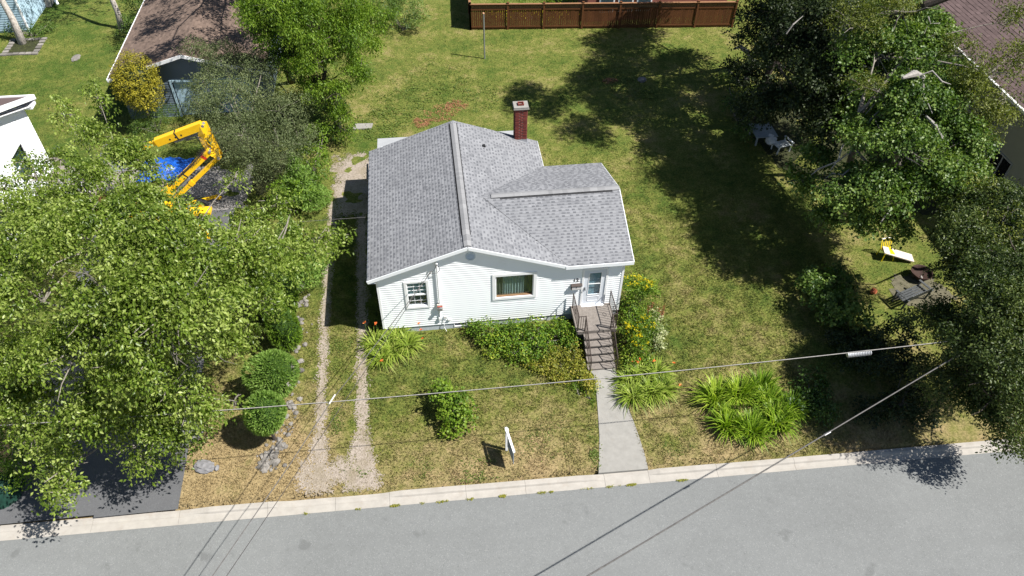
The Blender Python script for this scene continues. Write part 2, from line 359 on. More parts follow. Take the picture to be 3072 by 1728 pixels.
def burst(clumps, rng, n=10, k=(.32, .46), rmin=.75):
    """break big clumps into boughs of foliage with gaps between them"""
    out = []
    for c in clumps:
        if c[3] < rmin: out.append(c); continue
        for _ in range(n):
            d = rdir(rng, 1)[0]; d[2] = d[2] if d[2] > -.35 else -d[2]; q = rng.uniform(.45, .82); s = rng.uniform(*k)
            out.append((c[0] + d[0] * q * c[3], c[1] + d[1] * q * c[4], c[2] + d[2] * q * c[5], c[3] * s, c[4] * s, c[5] * s * .62))
    return out
def crown(name, root, clumps, mat, seed, dens=5., per=18, leaf=.11, aspect=.6, spread=.24, gap=.2, low=-.55, shell=.5, pale=.08, up=.8, axis_out=.5, droop=.35, tint=(.42, .17), kind=None, loc=None, bursts=0):
    rng = np.random.default_rng(seed)
    if bursts: clumps = burst(clumps, rng, bursts)
    P, D = sprays(clumps, rng, dens, gap, low, shell); n = len(P)
    Ns = unit(np.array([0, 0, up]) + D * .55 + rng.normal(size=(n, 3)) * .42)         # each spray leans its own way
    As = unit(D * axis_out + rng.normal(size=(n, 3)) * .8 + np.array([0, 0, -droop]))
    Ts = rng.normal(tint[0], tint[1], n) + .17 * np.sin(P[:, 0] * 1.1 + P[:, 2]) * np.sin(P[:, 1] * 1.3 + 1); k = np.repeat(np.arange(n), per); m = len(k)
    along = rng.uniform(-1, 1, m)[:, None] * spread * 1.6; Sd = unit(np.cross(Ns, As))
    lat = rng.normal(0, .38, m)[:, None] * spread; thick = rng.normal(0, .16, m)[:, None] * spread
    p = P[k] + As[k] * along + Sd[k] * lat + Ns[k] * thick - np.array([0, 0, 1]) * (np.abs(along) * droop * .5)
    Nl = unit(Ns[k] + rng.normal(size=(m, 3)) * .42); Al = As[k] * .6 + Sd[k] * np.sign(lat) * .7 + rng.normal(size=(m, 3)) * .45 + np.array([0, 0, -droop])
    T = Ts[k] + rng.normal(0, .13, m); T[rng.random(m) < pale] += .45  # paler leaves: upturned undersides and glossy glints put into the tint
    sz = leaf * rng.uniform(.65, 1.25, m)
    return leaves(name, mat, p, Al, Nl, sz, sz * aspect, T, root, loc, kind), P, D

def needles(name, root, clumps, mat, seed, dens=420, ln=.12, wd=.028, jitter=.35, shell=.12, upb=.25, kind=None, loc=None, tint=(.45, .2), gap=-.2, low=-.75):
    rng = np.random.default_rng(seed); P, D = sprays(clumps, rng, dens, gap, low, shell); n = len(P)
    A = unit(D + rng.normal(size=(n, 3)) * jitter + np.array([0, 0, upb])); s = ln * rng.uniform(.6, 1.3, n)
    k = .5 * (np.sin(P[:, 0] * 9) + np.sin(P[:, 1] * 8 + P[:, 2] * 7)) * .12
    return leaves(name, mat, P - A * (s * .4)[:, None], A, rdir(rng, n) + D * .4, s, s * wd / ln, rng.normal(tint[0], tint[1], n) + k, root, loc, kind)
def core(name, root, clumps, mat, k=.86, seed=1):
    mb = MB(); rr = random.Random(seed)
    for (cx, cy, cz, rx, ry, rz) in clumps: mb.rock((cx, cy, cz), (rx * k, ry * k, rz * k), rr, .2, 2)
    return mb.build(name, mat, root, smooth=True)

def blades(name, mat, bases, dirs, ln, wd, arch, T, parent=None, loc=None, kind=None, seg=4):
    """arching strap leaves: bases (n,3), outward headings (n,2), arch 0 upright .. 1 lying"""
    n = len(bases); H = np.concatenate([dirs, np.zeros((n, 1))], 1); Sd = np.stack([-dirs[:, 1], dirs[:, 0], np.zeros(n)], 1)
    V = []
    for i in range(seg + 1):
        t = i / seg; out = ln * (arch * (t ** 1.5)) ; hgt = ln * (t * (1 - .35 * arch) - arch * .75 * t ** 2.6)
        c = bases + H * out[:, None] + np.array([0, 0, 1.]) * hgt[:, None]; w = (wd * (1 - t ** 2.2) * .5 + .0015)[:, None]
        V.append(c + Sd * w); V.append(c - Sd * w)
    V = np.stack(V, 1).reshape(-1, 3); k = 2 * (seg + 1); b = np.arange(n)[:, None] * k
    F = np.concatenate([b + [2 * i, 2 * i + 1, 2 * i + 3, 2 * i + 2] for i in range(seg)], 0)
    o = place(npmesh(V, F, mat, np.repeat(np.clip(T, 0, 1), k)), name, parent, loc)
    if kind: o['kind'] = kind
    return o
def clump_blades(name, mat, cs, seed, n, ln, wd=.03, arch=(.35, .9), rad=.3, parent=None, tint=(.5, .2)):
    rng = np.random.default_rng(seed); B = []; Dd = []; Ls = []
    for (x, y, r, h) in cs:
        a = rng.uniform(0, 2 * np.pi, n); q = np.sqrt(rng.random(n)) * r * rad; d = np.stack([np.cos(a), np.sin(a)], 1)
        j = rng.normal(0, .25, (n, 2)); dd = d + j; dd /= np.linalg.norm(dd, axis=1, keepdims=True)
        px = x + d[:, 0] * q; py = y + d[:, 1] * q; B.append(np.stack([px, py, gz(px, py)], 1)); Dd.append(dd); Ls.append(h * rng.uniform(.6, 1.15, n))
    B = np.concatenate(B); Dd = np.concatenate(Dd); Ls = np.concatenate(Ls); m = len(B)
    return blades(name, mat, B, Dd, Ls * ln, np.full(m, wd) * rng.uniform(.7, 1.3, m), rng.uniform(*arch, m), rng.normal(tint[0], tint[1], m), parent)

def bend(a, b, sag, rng, n=5, jit=.12):
    a, b = Vector(a), Vector(b); L_ = (b - a).length; out = []
    for i in range(n + 1):
        t = i / n; p = a.lerp(b, t); p.z += sag * math.sin(math.pi * t)
        if 0 < i < n: p += Vector((rng.uniform(-1, 1), rng.uniform(-1, 1), rng.uniform(-.5, .5))) * jit * L_ / n
        out.append(p)
    return out
def tree(name, label, cat, base, top, clumps, lm, bm, seed, r=.22, group=None, limbs=True, crownkw={}, twigs=5, extra=None, core_k=None):
    rr = random.Random(seed); t = thing(name, label, cat, base, group)
    tp = bend(base, top, 0, rr, 6, .25); tp[0].z -= .15
    MB().tube(tp, [r * (1.25, .92, .8, .66, .52, .38, .2)[i] for i in range(7)], 8).build('trunk', bm, t, smooth=True)
    mb = MB()
    for c in clumps:
        cc = Vector(c[:3]); best = min(range(1, 7), key=lambda i: (tp[i] - cc).length + max(0, tp[i].z - cc.z + .5) * 1.5)
        mb.tube(bend(tp[best], cc, .25, rr, 4), [r * q for q in ((.34, .27, .2, .14, .08) if c[3] > 1.2 else (.2, .16, .12, .08, .05))], 5)
        for _ in range(twigs):
            d = Vector((rr.gauss(0, 1), rr.gauss(0, 1), rr.gauss(.2, .7))).normalized()
            e = cc + Vector((d.x * c[3], d.y * c[4], d.z * c[5])) * .92
            mb.tube(bend(cc, e, .05, rr, 3, .3), [r * .13, r * .1, r * .07, .008], 3, cap=False)
    mb.build('branches', bm, t)
    crown('crown', t, clumps, lm, seed, **crownkw)
    return t
def heightfield(poly_fn, x0, x1, y0, y1, step, mat, name, lift, label=None, kind='structure', parent=None, zf=None):
    """sheet of small cells kept where poly_fn says so, draped a few mm above the ground"""
    xs = np.arange(x0, x1 + step / 2, step); ys = np.arange(y0, y1 + step / 2, step); X, Y = np.meshgrid(xs, ys)
    Z = (zf or gz)(X, Y) + lift; cx = (X[:-1, :-1] + step / 2); cy = (Y[:-1, :-1] + step / 2); keep = poly_fn(cx, cy)
    idx = np.arange(X.size).reshape(X.shape); F = np.stack([idx[:-1, :-1], idx[:-1, 1:], idx[1:, 1:], idx[1:, :-1]], -1)[keep]
    V = np.stack([X, Y, Z], -1).reshape(-1, 3); used = np.unique(F); mp = np.zeros(len(V), int); mp[used] = np.arange(len(used))
    o = place(npmesh(V[used], mp[F], mat), name, parent, None); o['kind'] = kind
    return o
def fnoise(x, y, s=1.0, seed=0):
    r = np.random.default_rng(seed); out = 0
    for i in range(9):
        f = s * 1.55 ** (i % 5); a = r.uniform(0, 6.28); ph = r.uniform(0, 6.28)
        out = out + np.sin((x * np.cos(a) + y * np.sin(a)) * f * 2.2 + ph + 1.3 * np.sin((x * np.sin(a) - y * np.cos(a)) * f * 1.3 + i)) / (1 + .35 * (i % 5))
    return out / 4.2

def boards(root, profile, u0, u1, z0, z1, step, holes, mat, place_fn, name='clapboard', sub=None):
    """overlapping wall boards, each its own object, cut round the openings"""
    z = z0
    while z < z1 - .01:
        za, zb = z, min(z + step, z1); segs = [(u0, u1)]
        for (a, b, c, d) in holes:
            if c < (za + zb) / 2 < d:
                segs = [q for s_ in segs for q in ([(s_[0], min(s_[1], a)), (max(s_[0], b), s_[1])]) if q[1] - q[0] > .02]
        for (a, b) in segs:
            la, ra = profile(za); lb, rb = profile(zb)
            A0, A1, B0, B1 = max(a, la), min(b, ra), max(a, lb), min(b, rb)
            if A1 - A0 < .02: continue
            if B1 < B0: B0 = B1 = (B0 + B1) / 2
            q = [(A0, -.026, za), (A1, -.026, za), (B1, -.003, zb), (B0, -.003, zb)]
            back = [(A0, .015, za), (A1, .015, za), (B1, .015, zb), (B0, .015, zb)]
            v = [place_fn(*p) for p in q + back]
            MB().add(v, [(0, 1, 2, 3), (7, 6, 5, 4), (0, 4, 5, 1), (1, 5, 6, 2), (2, 6, 7, 3), (3, 7, 4, 0)]).build(name, mat, root)
        z += step
# ================================================================ SETTING
def grid_sheet(name, xs, ys, zfn, mat):
    X, Y = np.meshgrid(xs, ys); Z = zfn(X, Y); idx = np.arange(X.size).reshape(X.shape)
    F = np.stack([idx[:-1, :-1], idx[:-1, 1:], idx[1:, 1:], idx[1:, :-1]], -1).reshape(-1, 4)
    o = place(npmesh(np.stack([X, Y, Z], -1).reshape(-1, 3), F, mat), name, None, None); o['kind'] = 'structure'; return o
def lawn_z(x, y):
    rough = .03 * fnoise(x, y, .8, 3) * np.clip((y - 1) / 4, 0, 1)
    z = gz(x, y) + rough
    e = np.clip((kerb_back(x) + .1 - y) / .12, 0, 1)          # the lawn sheet dips under the kerb and the road
    return z - e * .9
ys = np.concatenate([np.linspace(-120, -9, 8), np.arange(-8.4, 34, .2), np.linspace(36, 420, 12)])
xs = np.concatenate([np.linspace(-400, -34, 8), np.arange(-32, 46, .35), np.linspace(50, 420, 8)])
grid_sheet('lawn', xs, ys, lawn_z, M['lawn'])
xs = np.concatenate([np.linspace(-400, -30, 6), np.arange(-28, 40, 1.), np.linspace(42, 420, 6)])
def road_strip():
    V = []; F = []; n = 8
    for x in xs:
        yf = kerb_front(x) + .05
        for j in range(n): y = yf - (j / (n - 1)) * 9.5; V.append((x, y, ROADZ + .05 * math.sin(j / (n - 1) * math.pi) - .0))
    for i in range(len(xs) - 1):
        for j in range(n - 1): a = i * n + j; F.append((a, a + 1, a + n + 1, a + n))
    o = place(npmesh(np.array(V), np.array(F), M['road']), 'road', None, None); o['kind'] = 'structure'; return o
road_strip()

# kerb: cast sections with joints between them, dropped where the drives cross
kerb = bpy.data.objects.new('kerb', None); COL.objects.link(kerb); kerb['kind'] = 'structure'; ORG[kerb] = Vector((0, 0, 0))
joints = [-26, -22.9, -19.7, -16.4, -13.2, -10.04, -7.05, -3.95, -1.55, .40, 3.18, 5.37, 8.34, 10.02, 12.62, 15.64, 18.4, 21.5, 24.6, 27.7, 31.]
def kerb_h(x):
    f = 1.0
    for a, b in ((-14.5, -6.9), (-3.2, .0)):
        f = min(f, max(0, min(1, max(a - x, x - b) / .8)))
    f = min(f, max(.35, min(1, max(8.2 - x, x - 9.9) / .5)))
    return f
for a, b in zip(joints[:-1], joints[1:]):
    mb = MB(); xx = np.linspace(a + .004, b - .004, 7); wig = rnd.uniform(-.01, .01); pr = []
    for x in xx:
        h = kerb_h(x); yb, yf = kerb_back(x) + wig, kerb_front(x); top = -.855 - .09 * (1 - h)
        pr.append([(x, yb, top - .3), (x, yb, top), (x, yb - .13, top - .004), (x, yb - .19, top - .03), (x, yb - .23, min(top - .035, -.955)), (x, yb - .27, -.972), (x, yf + .1, -.988), (x, yf, -.990), (x, yf, -1.2)])
    n = 9; vs = [p for q in pr for p in q]; fs = [(i * n + j, i * n + j + 1, (i + 1) * n + j + 1, (i + 1) * n + j) for i in range(6) for j in range(n - 1)]
    mb.add(vs, fs + [tuple(range(n)), tuple(range(6 * n, 7 * n))[::-1]]); mb.build('kerb_section', M['kerb'], kerb)

# gravel tracks, grass between them
def track(cx, cy):
    t = np.clip(-cy / 7, 0, 1); n = fnoise(cx, cy, 1.6, 5) * .10 + fnoise(cx, cy, 5, 6) * .03
    lc = -2.25 + .05 * t; rc = -.62 - .25 * np.clip(cy / 10, 0, 1)
    wl = .21 + .30 * np.clip((-cy - 4.0) / 2.4, 0, 1); wr = .25 + .42 * np.clip((-cy - 4.2) / 2.2, 0, 1)
    s = np.maximum(wl - np.abs(cx - lc), wr - np.abs(cx - rc)) + n
    flare = np.minimum(np.minimum(-cy - 5.5, (cy - kerb_back(cx) - .30) * 1.5), np.minimum(cx + 3.0, .15 - cx)) * .6 + n * 1.5 - .06
    s = np.maximum(np.minimum(s, (9.5 - cy)), flare)
    back = np.minimum(np.minimum(cy - 8.2, 13.4 - cy), np.minimum(cx + 2.3, -.2 - cx)) * .6 + n * 2.2
    s = np.maximum(s, back); s = np.minimum(s, cy - kerb_back(cx) - .12)
    h = np.sin(cx * 127.1 + cy * 311.7) * 43758.5453; h = h - np.floor(h)
    return (s + (h - .5) * .22 > .02) & ((h < .93) | (s > .3))
heightfield(track, -3.6, 1.1, -7.3, 14.4, .04, M['gravel'], 'gravel_driveway', .012)
# dark asphalt drive of the neighbour
def ap(cx, cy): return (cx < -7.1 + .02 * fnoise(cx, cy, 4, 2)) & (cx > -13.6 + .1 * fnoise(cx, cy, 2, 2)) & (cy > kerb_back(cx) - .02)
heightfield(ap, -13.9, -7.0, -7.0, 9.5, .1, M['drive'], 'asphalt_driveway', .008)
def pt(cx, cy): return (cx < -6.6 + .15 * fnoise(cx, cy, 2, 4)) & (cx > -13)
heightfield(pt, -13.2, -6.3, 9.4, 13.2, .12, M['patio'], 'patio', .012)
def soil(cx, cy):  # area of ground darkened for the shade under the trees
    n = fnoise(cx, cy, .6, 31) * .9
    a = ((cx - 27) / 6) ** 2 + ((cy - 12.5) / 7) ** 2 < 1 + n * .25
    c = ((cx + 6.9) / 3.0) ** 2 + ((cy - 15) / 4.5) ** 2 < 1 + n * .3
    return a | c
heightfield(soil, -12, 36, 0, 24, .2, M['soil'], 'tree_shade_ground', .010)  # dark sheet, tree shade over the grass put into its colour
def ashp(cx, cy): return ((cx - 24.5) / 1.3) ** 2 + ((cy - .1) / 1.1) ** 2 < 1 + .5 * fnoise(cx, cy, 2, 41)
heightfield(ashp, 21, 28, -3, 4, .1, M['ash'], 'bare_ground', .016)
# walkway slab from kerb to steps
L_ = [(8.81, -2.89), (8.76, -3.67), (8.63, -4.69), (8.48, -5.75), (8.3, -6.6)]; R_ = [(9.76, -2.99), (9.82, -3.78), (9.91, -4.83), (10.0, -5.83), (10.05, -6.7)]
L_.insert(0, (8.62, -2.5)); R_.insert(0, (9.74, -2.5)); L_.append((8.15, kerb_back(8.15) + .01)); R_.append((10.03, kerb_back(10.03) + .01))
mb = MB(); vs = []; fs = []
for (a, b), (c, d) in zip(L_, R_):
    for t_ in (0, 1):
        vs.append((a, b, float(gz(a, b)) + (.03 if t_ else -.2))); vs.append((c, d, float(gz(c, d)) + (.03 if t_ else -.2)))
for i in range(len(L_) - 1):
    a = i * 4; b = a + 4; fs += [(a + 2, a + 3, b + 3, b + 2), (a, a + 2, b + 2, b), (a + 1, a + 3, b + 3, b + 1)]
fs += [(0, 1, 3, 2)]; k = (len(L_) - 1) * 4; fs += [(k, k + 1, k + 3, k + 2)]
mb.add(vs, fs); o = mb.build('walkway', M['conc']); o['kind'] = 'structure'

# turf blades over the lawn in view
def not_paved(x, y):
    m = ~track(x, y) | (fnoise(x, y, 9, 77) > .8); m &= ~((x < -7.05) & (x > -13.7) & (y < 9.5)); m &= ~((x > .15) & (x < 10.5) & (y > .1) & (y < 7)) & ~((x > .15) & (x < 8) & (y > .1) & (y < 10.2))
    wl = np.interp(-y, [-L_[0][1], -L_[2][1], 7.3], [L_[0][0], L_[2][0], 8.15]); wr = np.interp(-y, [-R_[0][1], -R_[2][1], 7.3], [R_[0][0], R_[2][0], 10.03])
    m &= ~((y < -2.6) & (x > wl + .02) & (x < wr - .02)); m &= y > kerb_back(x) + .02; m &= ~((x < -6.8) & (x > -13) & (y > 9.4) & (y < 13.1)); return m
rng = np.random.default_rng(5); n = 150000; nb = 130000; nr = 138000
x = np.concatenate([rng.uniform(-7.2, 21, n), rng.uniform(-7.2, 21, nr), rng.uniform(-24, 30, nb)]); y = np.concatenate([rng.uniform(-7.6, 0, n), 14 * (1 - np.sqrt(rng.random(nr))), rng.uniform(0, 31, nb)])
k = not_paved(x, y) & ((fnoise(x, y, 2.2, 51) + rng.normal(0, .5, len(x))) > -.15); x, y = x[k], y[k]; m = len(x)
P = np.stack([x, y, lawn_z(x, y) - .01], 1); A = np.stack([rng.normal(0, .7, m), rng.normal(0, .7, m), np.full(m, .75)], 1)
leaves('grass', M['blade'], P, A, rdir(rng, m), rng.uniform(.06, .15, m), .026, rng.normal(.5, .25, m), kind='stuff')
def patch(name, cs, lm, n, size, seed, h=.05, z0=None):
    rng = np.random.default_rng(seed); X = []; Y = []
    for (cx, cy, rx, ry) in cs:
        a = rng.uniform(0, 6.28, n); r = np.sqrt(rng.random(n)); px = cx + rx * r * np.cos(a); py = cy + ry * r * np.sin(a)
        kk = (fnoise(px, py, 1.6, seed + 5) + .5 * fnoise(px, py, 5, seed) + rng.normal(0, .3, n)) > -.1 + r ** 4 * .5; X.append(px[kk]); Y.append(py[kk])
    x, y = np.concatenate(X), np.concatenate(Y); kk = not_paved(x, y) | (rng.random(len(x)) < .25) | (z0 is not None); x, y = x[kk], y[kk]; m = len(x)
    P = np.stack([x, y, (lawn_z(x, y) if z0 is None else z0) + rng.uniform(.01, h, m)], 1); s = size * rng.uniform(.6, 1.3, m)
    leaves(name, lm, P, rdir(rng, m) * np.array([1, 1, .3]), unit(np.array([0, 0, 1.]) + rng.normal(size=(m, 3)) * .35), s, s * .7, rng.normal(.45, .22, m), kind='stuff')
patch('ground_weeds', [(3.14, 20.89, 2.6, 2.6), (5.43, 18.81, 2.3, 2), (1.38, 18.35, 2, 2), (0.21, 16.36, 1.6, 1.8), (14.24, 20.21, 1.9, 1.5), (15.3, 18.23, 1.6, 1.4)], L['weed'], 2600, .085, 61, .09)
patch('ground_weeds', [(8.31, -5.56, 0.25, 1.3), (8.13, -6.75, 0.22, 0.5), (-1.45, -1.48, 0.5, 1.5), (-1.49, -0.04, 0.5, 0.6), (3.47, -7.06, 1.0, 0.3), (-1.54, -3.95, 0.3, 0.8), (-0.75, -6.18, 0.5, 0.3), (1.68, -0.37, 1.2, 0.25)], L['weed'], 500, .06, 63, .07)
patch('ground_weeds', [(6.02, -5.83, 0.9, 0.9), (6.86, -5.4, 0.8, 1.2), (3.68, -6.42, 0.8, 0.5), (1.45, -6.34, 0.6, 0.5), (11.33, -6.42, 0.8, 0.5), (3.86, -0.61, 1.0, 0.5)], L['weed'], 420, .055, 65, .05)
patch('red_ground_cover', [(3.66, 17.03, 1.15, 0.95), (4.64, 17.79, 0.7, 0.6), (2.47, 16.12, 0.6, 0.5), (14.22, 19.5, 0.5, 0.35)], L['redleaf'], 1700, .06, 62, .08)
patch('kerb_weeds', [(x_, kerb_front(x_) - .01, w_, .05) for x_, w_ in ((2.2, .35), (1.6, .12), (5.9, .25), (6.3, .1), (7.7, .35), (8.6, .3), (3.3, .15), (.6, .2), (-.7, .15), (-2.6, .15), (4.5, .15), (11.2, .25), (9.3, .2))], L['rusty'], 240, .034, 64, .05, ROADZ + .01)

# ================================================================ THE WHITE HOUSE
HE, HR, HW = 2.97, 4.40, 4.125
SL = (HR - HE) / 4.0; RX = 10.72; WY = 6.69; MY = 8.75; WS = (HW - HE) / (WY / 2)
def main_z(x): return HE + SL * (4 - abs(x - 4)) if 0 <= x <= 8 else -9
def wing_z(x, y): return HE + WS * (WY / 2 - abs(y - WY / 2)) if (0 <= y <= WY and x > 4.6) else -9
house = thing('white_house', 'white clapboard bungalow with grey shingle roof behind the front garden', 'house', (4, 4, -.45))
TH = .16
# openings in the front wall: (u0,u1,z0,z1)
PW = (5.08, 6.66, 1.26, 2.50); SW = (1.47, 2.27, 1.12, 2.50); DR = (8.78, 9.70, .42, 2.47)
holes = [PW, SW, DR]
def prof(z):
    if z <= HE - .1: return (.3, 10.42)
    k = (z - (HE - .16)) / SL; return (max(.3, k), min(10.42, 8 - k) if z > HE - .02 else 10.42)
boards(house, prof, .3, 10.42, -.10, HR - .08, .122, holes, M['siding'], lambda u, d, z: (u, .2 + d, z))

boards(house, lambda z: (.2, 6.45), .2, 6.45, -.10, HE - .05, .122, [], M['siding'], lambda u, d, z: (10.42 - d, u, z))
boards(house, lambda z: (.2, 8.5), .2, 8.5, -.10, HE - .05, .122, [], M['siding'], lambda u, d, z: (.3 + d, u, z))
mb = MB()                                                       # inner shell behind the boards, open at windows and door
def strip(a, b, z0, z1): mb.box(a, b, .216, .30, z0, z1)
cuts = sorted(holes); zz0, zz1 = -.10, HE - .12; u = .31
for (a, b, c, d) in cuts:
    strip(u, a, zz0, zz1); strip(a, b, zz0, c); strip(a, b, d, zz1); u = b
strip(u, 10.40, zz0, zz1)
mb.box(.32, .4, .30, 8.5, -.1, 2.85); mb.box(10.32, 10.4, .30, 6.45, -.1, 2.85); mb.box(.32, 7.7, 8.42, 8.5, -.1, 2.85); mb.box(7.7, 7.78, 6.45, 8.5, -.1, 2.85); mb.box(7.7, 10.4, 6.4, 6.48, -.1, 2.85)
mb.slab([(.31, .22, 2.8), (7.7, .22, 2.8), (7.75, .22, 2.95), (4, .22, HR - .12), (.25, .22, 2.95)], (0, .06, 0)); mb.slab([(.31, 8.44, 2.8), (7.7, 8.44, 2.8), (7.75, 8.44, 2.95), (4, 8.44, HR - .12), (.25, 8.44, 2.95)], (0, .06, 0))
mb.slab([(10.38, .4, 2.8), (10.38, 6.4, 2.8), (10.38, WY / 2, HW - .1)], (-.06, 0, 0))
mb.build('wall', M['siding'], house)
MB().box(.5, 10.2, .9, 6.3, -.05, -.02).box(.5, 10.2, 1.0, 1.06, 0, 2.8).build('interior', M['dark'], house)
# foundation with its own front face and two basement windows
mb = MB(); u = .36
for a, b in ((3.28, 3.86), (6.62, 7.26)): mb.box(u, a, .212, .42, -.9, -.10); mb.box(a, b, .212, .42, -.9, -.36); u = b
mb.box(u, 10.36, .212, .42, -.9, -.10); mb.box(.36, .5, .42, 8.4, -.9, -.1); mb.box(10.22, 10.36, .42, 6.4, -.9, -.1); mb.box(.5, 7.7, 8.28, 8.4, -.9, -.1); mb.build('foundation', M['found'], house)
for a, b in ((3.28, 3.86), (6.62, 7.26)):
    w = MB().box(a, b, .195, .33, -.36, -.315).box(a, a + .045, .195, .33, -.315, -.10).box(b - .045, b, .195, .33, -.315, -.10).build('basement_window', M['white'], house)
    MB().box(a + .045, b - .045, .34, .36, -.315, -.10).build('pane', M['dark'], w)
for x0, y0 in ((.285, .168), (10.36, .168), (.285, 8.42), (10.36, 6.37)):
    MB().box(x0, x0 + .09, y0, y0 + .09, -.10, 2.83).build('corner_post', M['white'], house)
# roof planes
rt = .05
def plane(name, quad): return MB().slab(quad, (0, 0, -rt)).build(name, M['shingle'], house)
plane('roof_deck', [(0, 0, HE), (4, 0, HR), (4, MY, HR), (0, MY, HE)]); plane('roof_deck', [(8, 0, HE), (8, MY, HE), (4, MY, HR), (4, 0, HR)])
plane('roof_deck', [(8, 0, HE - .002), (RX, 0, HE - .002), (RX, WY / 2, HW), (4.84, WY / 2, HW)]); plane('roof_deck', [(RX, WY, HE - .002), (8, WY, HE - .002), (4.84, WY / 2, HW), (RX, WY / 2, HW)])
def fascia(a, b, h=.15, th=.03):
    MB().obox((a[0], a[1], a[2] - h / 2 - .012), (b[0], b[1], b[2] - h / 2 - .012), th, h).build('fascia', M['fascia'], house)
fascia((-.02, -.012, HE), (4, -.012, HR)); fascia((4, -.012, HR), (8.0, -.012, HE)); fascia((-.012, 0, HE), (-.012, MY, HE)); fascia((0, MY + .012, HE), (4, MY + .012, HR)); fascia((4, MY + .012, HR), (8, MY + .012, HE))
fascia((7.93, -.03, HE), (RX + .02, -.03, HE), .17); fascia((RX + .012, 0, HE), (RX + .012, WY / 2, HW)); fascia((RX + .012, WY / 2, HW), (RX + .012, WY, HE)); fascia((8, WY + .012, HE), (RX, WY + .012, HE)); fascia((8.012, WY, HE), (8.012, MY, HE))
sf = MB(); sf.slab([(0, .01, HE - .16), (4, .01, HR - .16), (4, .2, HR - .16), (0, .2, HE - .16)], (0, 0, -.012)); sf.slab([(4, .01, HR - .16), (8, .01, HE - .16), (8, .2, HE - .16), (4, .2, HR - .16)], (0, 0, -.012))
sf.box(8, RX, .01, .2, HE - .185, HE - .17); sf.box(10.42, RX, .2, WY, HE - .185, HE - .17); sf.box(0, .3, .01, MY, HE - .185, HE - .17); sf.build('soffit', M['fascia'], house)

# shingles: tabs laid in courses; the largest in view as objects, the rest joined
def tab_mesh(w, e, th, nx, nw, base, dark):
    """one shingle tab: a pale butt-edged sheet with a darker block for the laminate pattern and its painted shadow"""
    t = .007; v = [(-w / 2, 0, 0), (w / 2, 0, 0), (w / 2, e + .03, -.004), (-w / 2, e + .03, -.004), (-w / 2, 0, th), (w / 2, 0, th), (w / 2, e + .03, .003), (-w / 2, e + .03, .003)]
    f = [(4, 5, 6, 7), (0, 1, 5, 4), (1, 2, 6, 5), (3, 0, 4, 7)]; a, b = nx - nw / 2, nx + nw / 2; q = e * .5; zz = lambda y: th + (.003 - th) * y / (e + .03) + .0022
    v += [(a, -.001, th + .002), (b, -.001, th + .002), (b, q, zz(q)), (a, q, zz(q)), (a, -.001, 0), (b, -.001, 0)]; f += [(8, 9, 10, 11), (12, 13, 9, 8)]  # darker block: laminate tooth with its shadow put into the tint
    return v, f, [base] * 8 + [dark] * 6
EXP = .143
SHV = []; TW = (.26, .34, .22, .30)
_rt = random.Random(12)
for i in range(12):
    w = TW[i % 4]; nw = _rt.uniform(.10, .17); v, f, tt = tab_mesh(w, EXP, .017, _rt.uniform(-.5, .5) * (w - nw), nw, _rt.uniform(.62, .86), _rt.uniform(.05, .3))
    mb = MB().add(v, f); mb.t = tt; SHV.append(mb.mesh(M['shingle']))
def slope(o0, U, V, ulen, vlen, okfn, seed, budget):
    """o0 eave corner, U along the eave, V up the slope"""
    rr = random.Random(seed); o0, U, V = Vector(o0), Vector(U).normalized(), Vector(V).normalized(); N = U.cross(V).normalized()
    if N.z < 0: N = -N
    rest = MB(); rows = int(vlen / EXP); cnt = 0
    for r in range(rows + 1):
        u = -rr.uniform(0, .3); e = min(EXP, vlen - r * EXP)
        if e < .03: continue
        while u < ulen:
            k = rr.randrange(12); w = TW[k % 4]; a, b = max(u, 0), min(u + w, ulen); u += w
            if b - a < .03: continue
            c = o0 + U * ((a + b) / 2) + V * (r * EXP)
            if not okfn(c): continue
            base = c + N * .001; sc = (b - a) / w
            if cnt < budget:
                o = bpy.data.objects.new('shingle', SHV[k]); COL.objects.link(o); o.parent = house
                mt = Matrix((U, V, N)).transposed().to_4x4(); mt.translation = base - ORG[house]
                o.matrix_basis = mt @ Matrix.Diagonal((sc, e / EXP, 1, 1)); cnt += 1
            else:
                nw = rr.uniform(.09, .17); v, f, tt = tab_mesh(w, e, .017, rr.uniform(-.5, .5) * (w - nw), nw, min(1, rr.gauss(.72, .12)), rr.uniform(.05, .32))
                rest.add([base + U * p[0] * sc + V * p[1] + N * p[2] for p in v], f); rest.t[-len(tt):] = tt
    return rest
above_main = lambda c: c.z > main_z(c.x) - .05 if c.x < 8 else True
above_wing = lambda c: c.z > wing_z(c.x, c.y) - .05
allrest = []
sv = Vector((4, 0, HR - HE)); wv = Vector((0, WY / 2, HW - HE))
allrest.append(slope((4.6, 0, HE), (1, 0, 0), wv, RX - 4.6, wv.length, above_main, 1, 300))
allrest.append(slope((0, 0, HE), (0, 1, 0), sv, MY, sv.length, lambda c: True, 2, 0))
allrest.append(slope((8, 0, HE), (0, 1, 0), Vector((-4, 0, HR - HE)), MY, sv.length, above_wing, 3, 0))
allrest.append(slope((4.6, WY, HE), (1, 0, 0), Vector((0, -WY / 2, HW - HE)), RX - 4.6, wv.length, above_main, 4, 0))
R_all = MB()
for q in allrest: R_all.add(q.v, q.f); R_all.t[-len(q.v):] = q.t
o = R_all.build('shingle_courses', M['shingle'], house); o['kind'] = 'stuff'
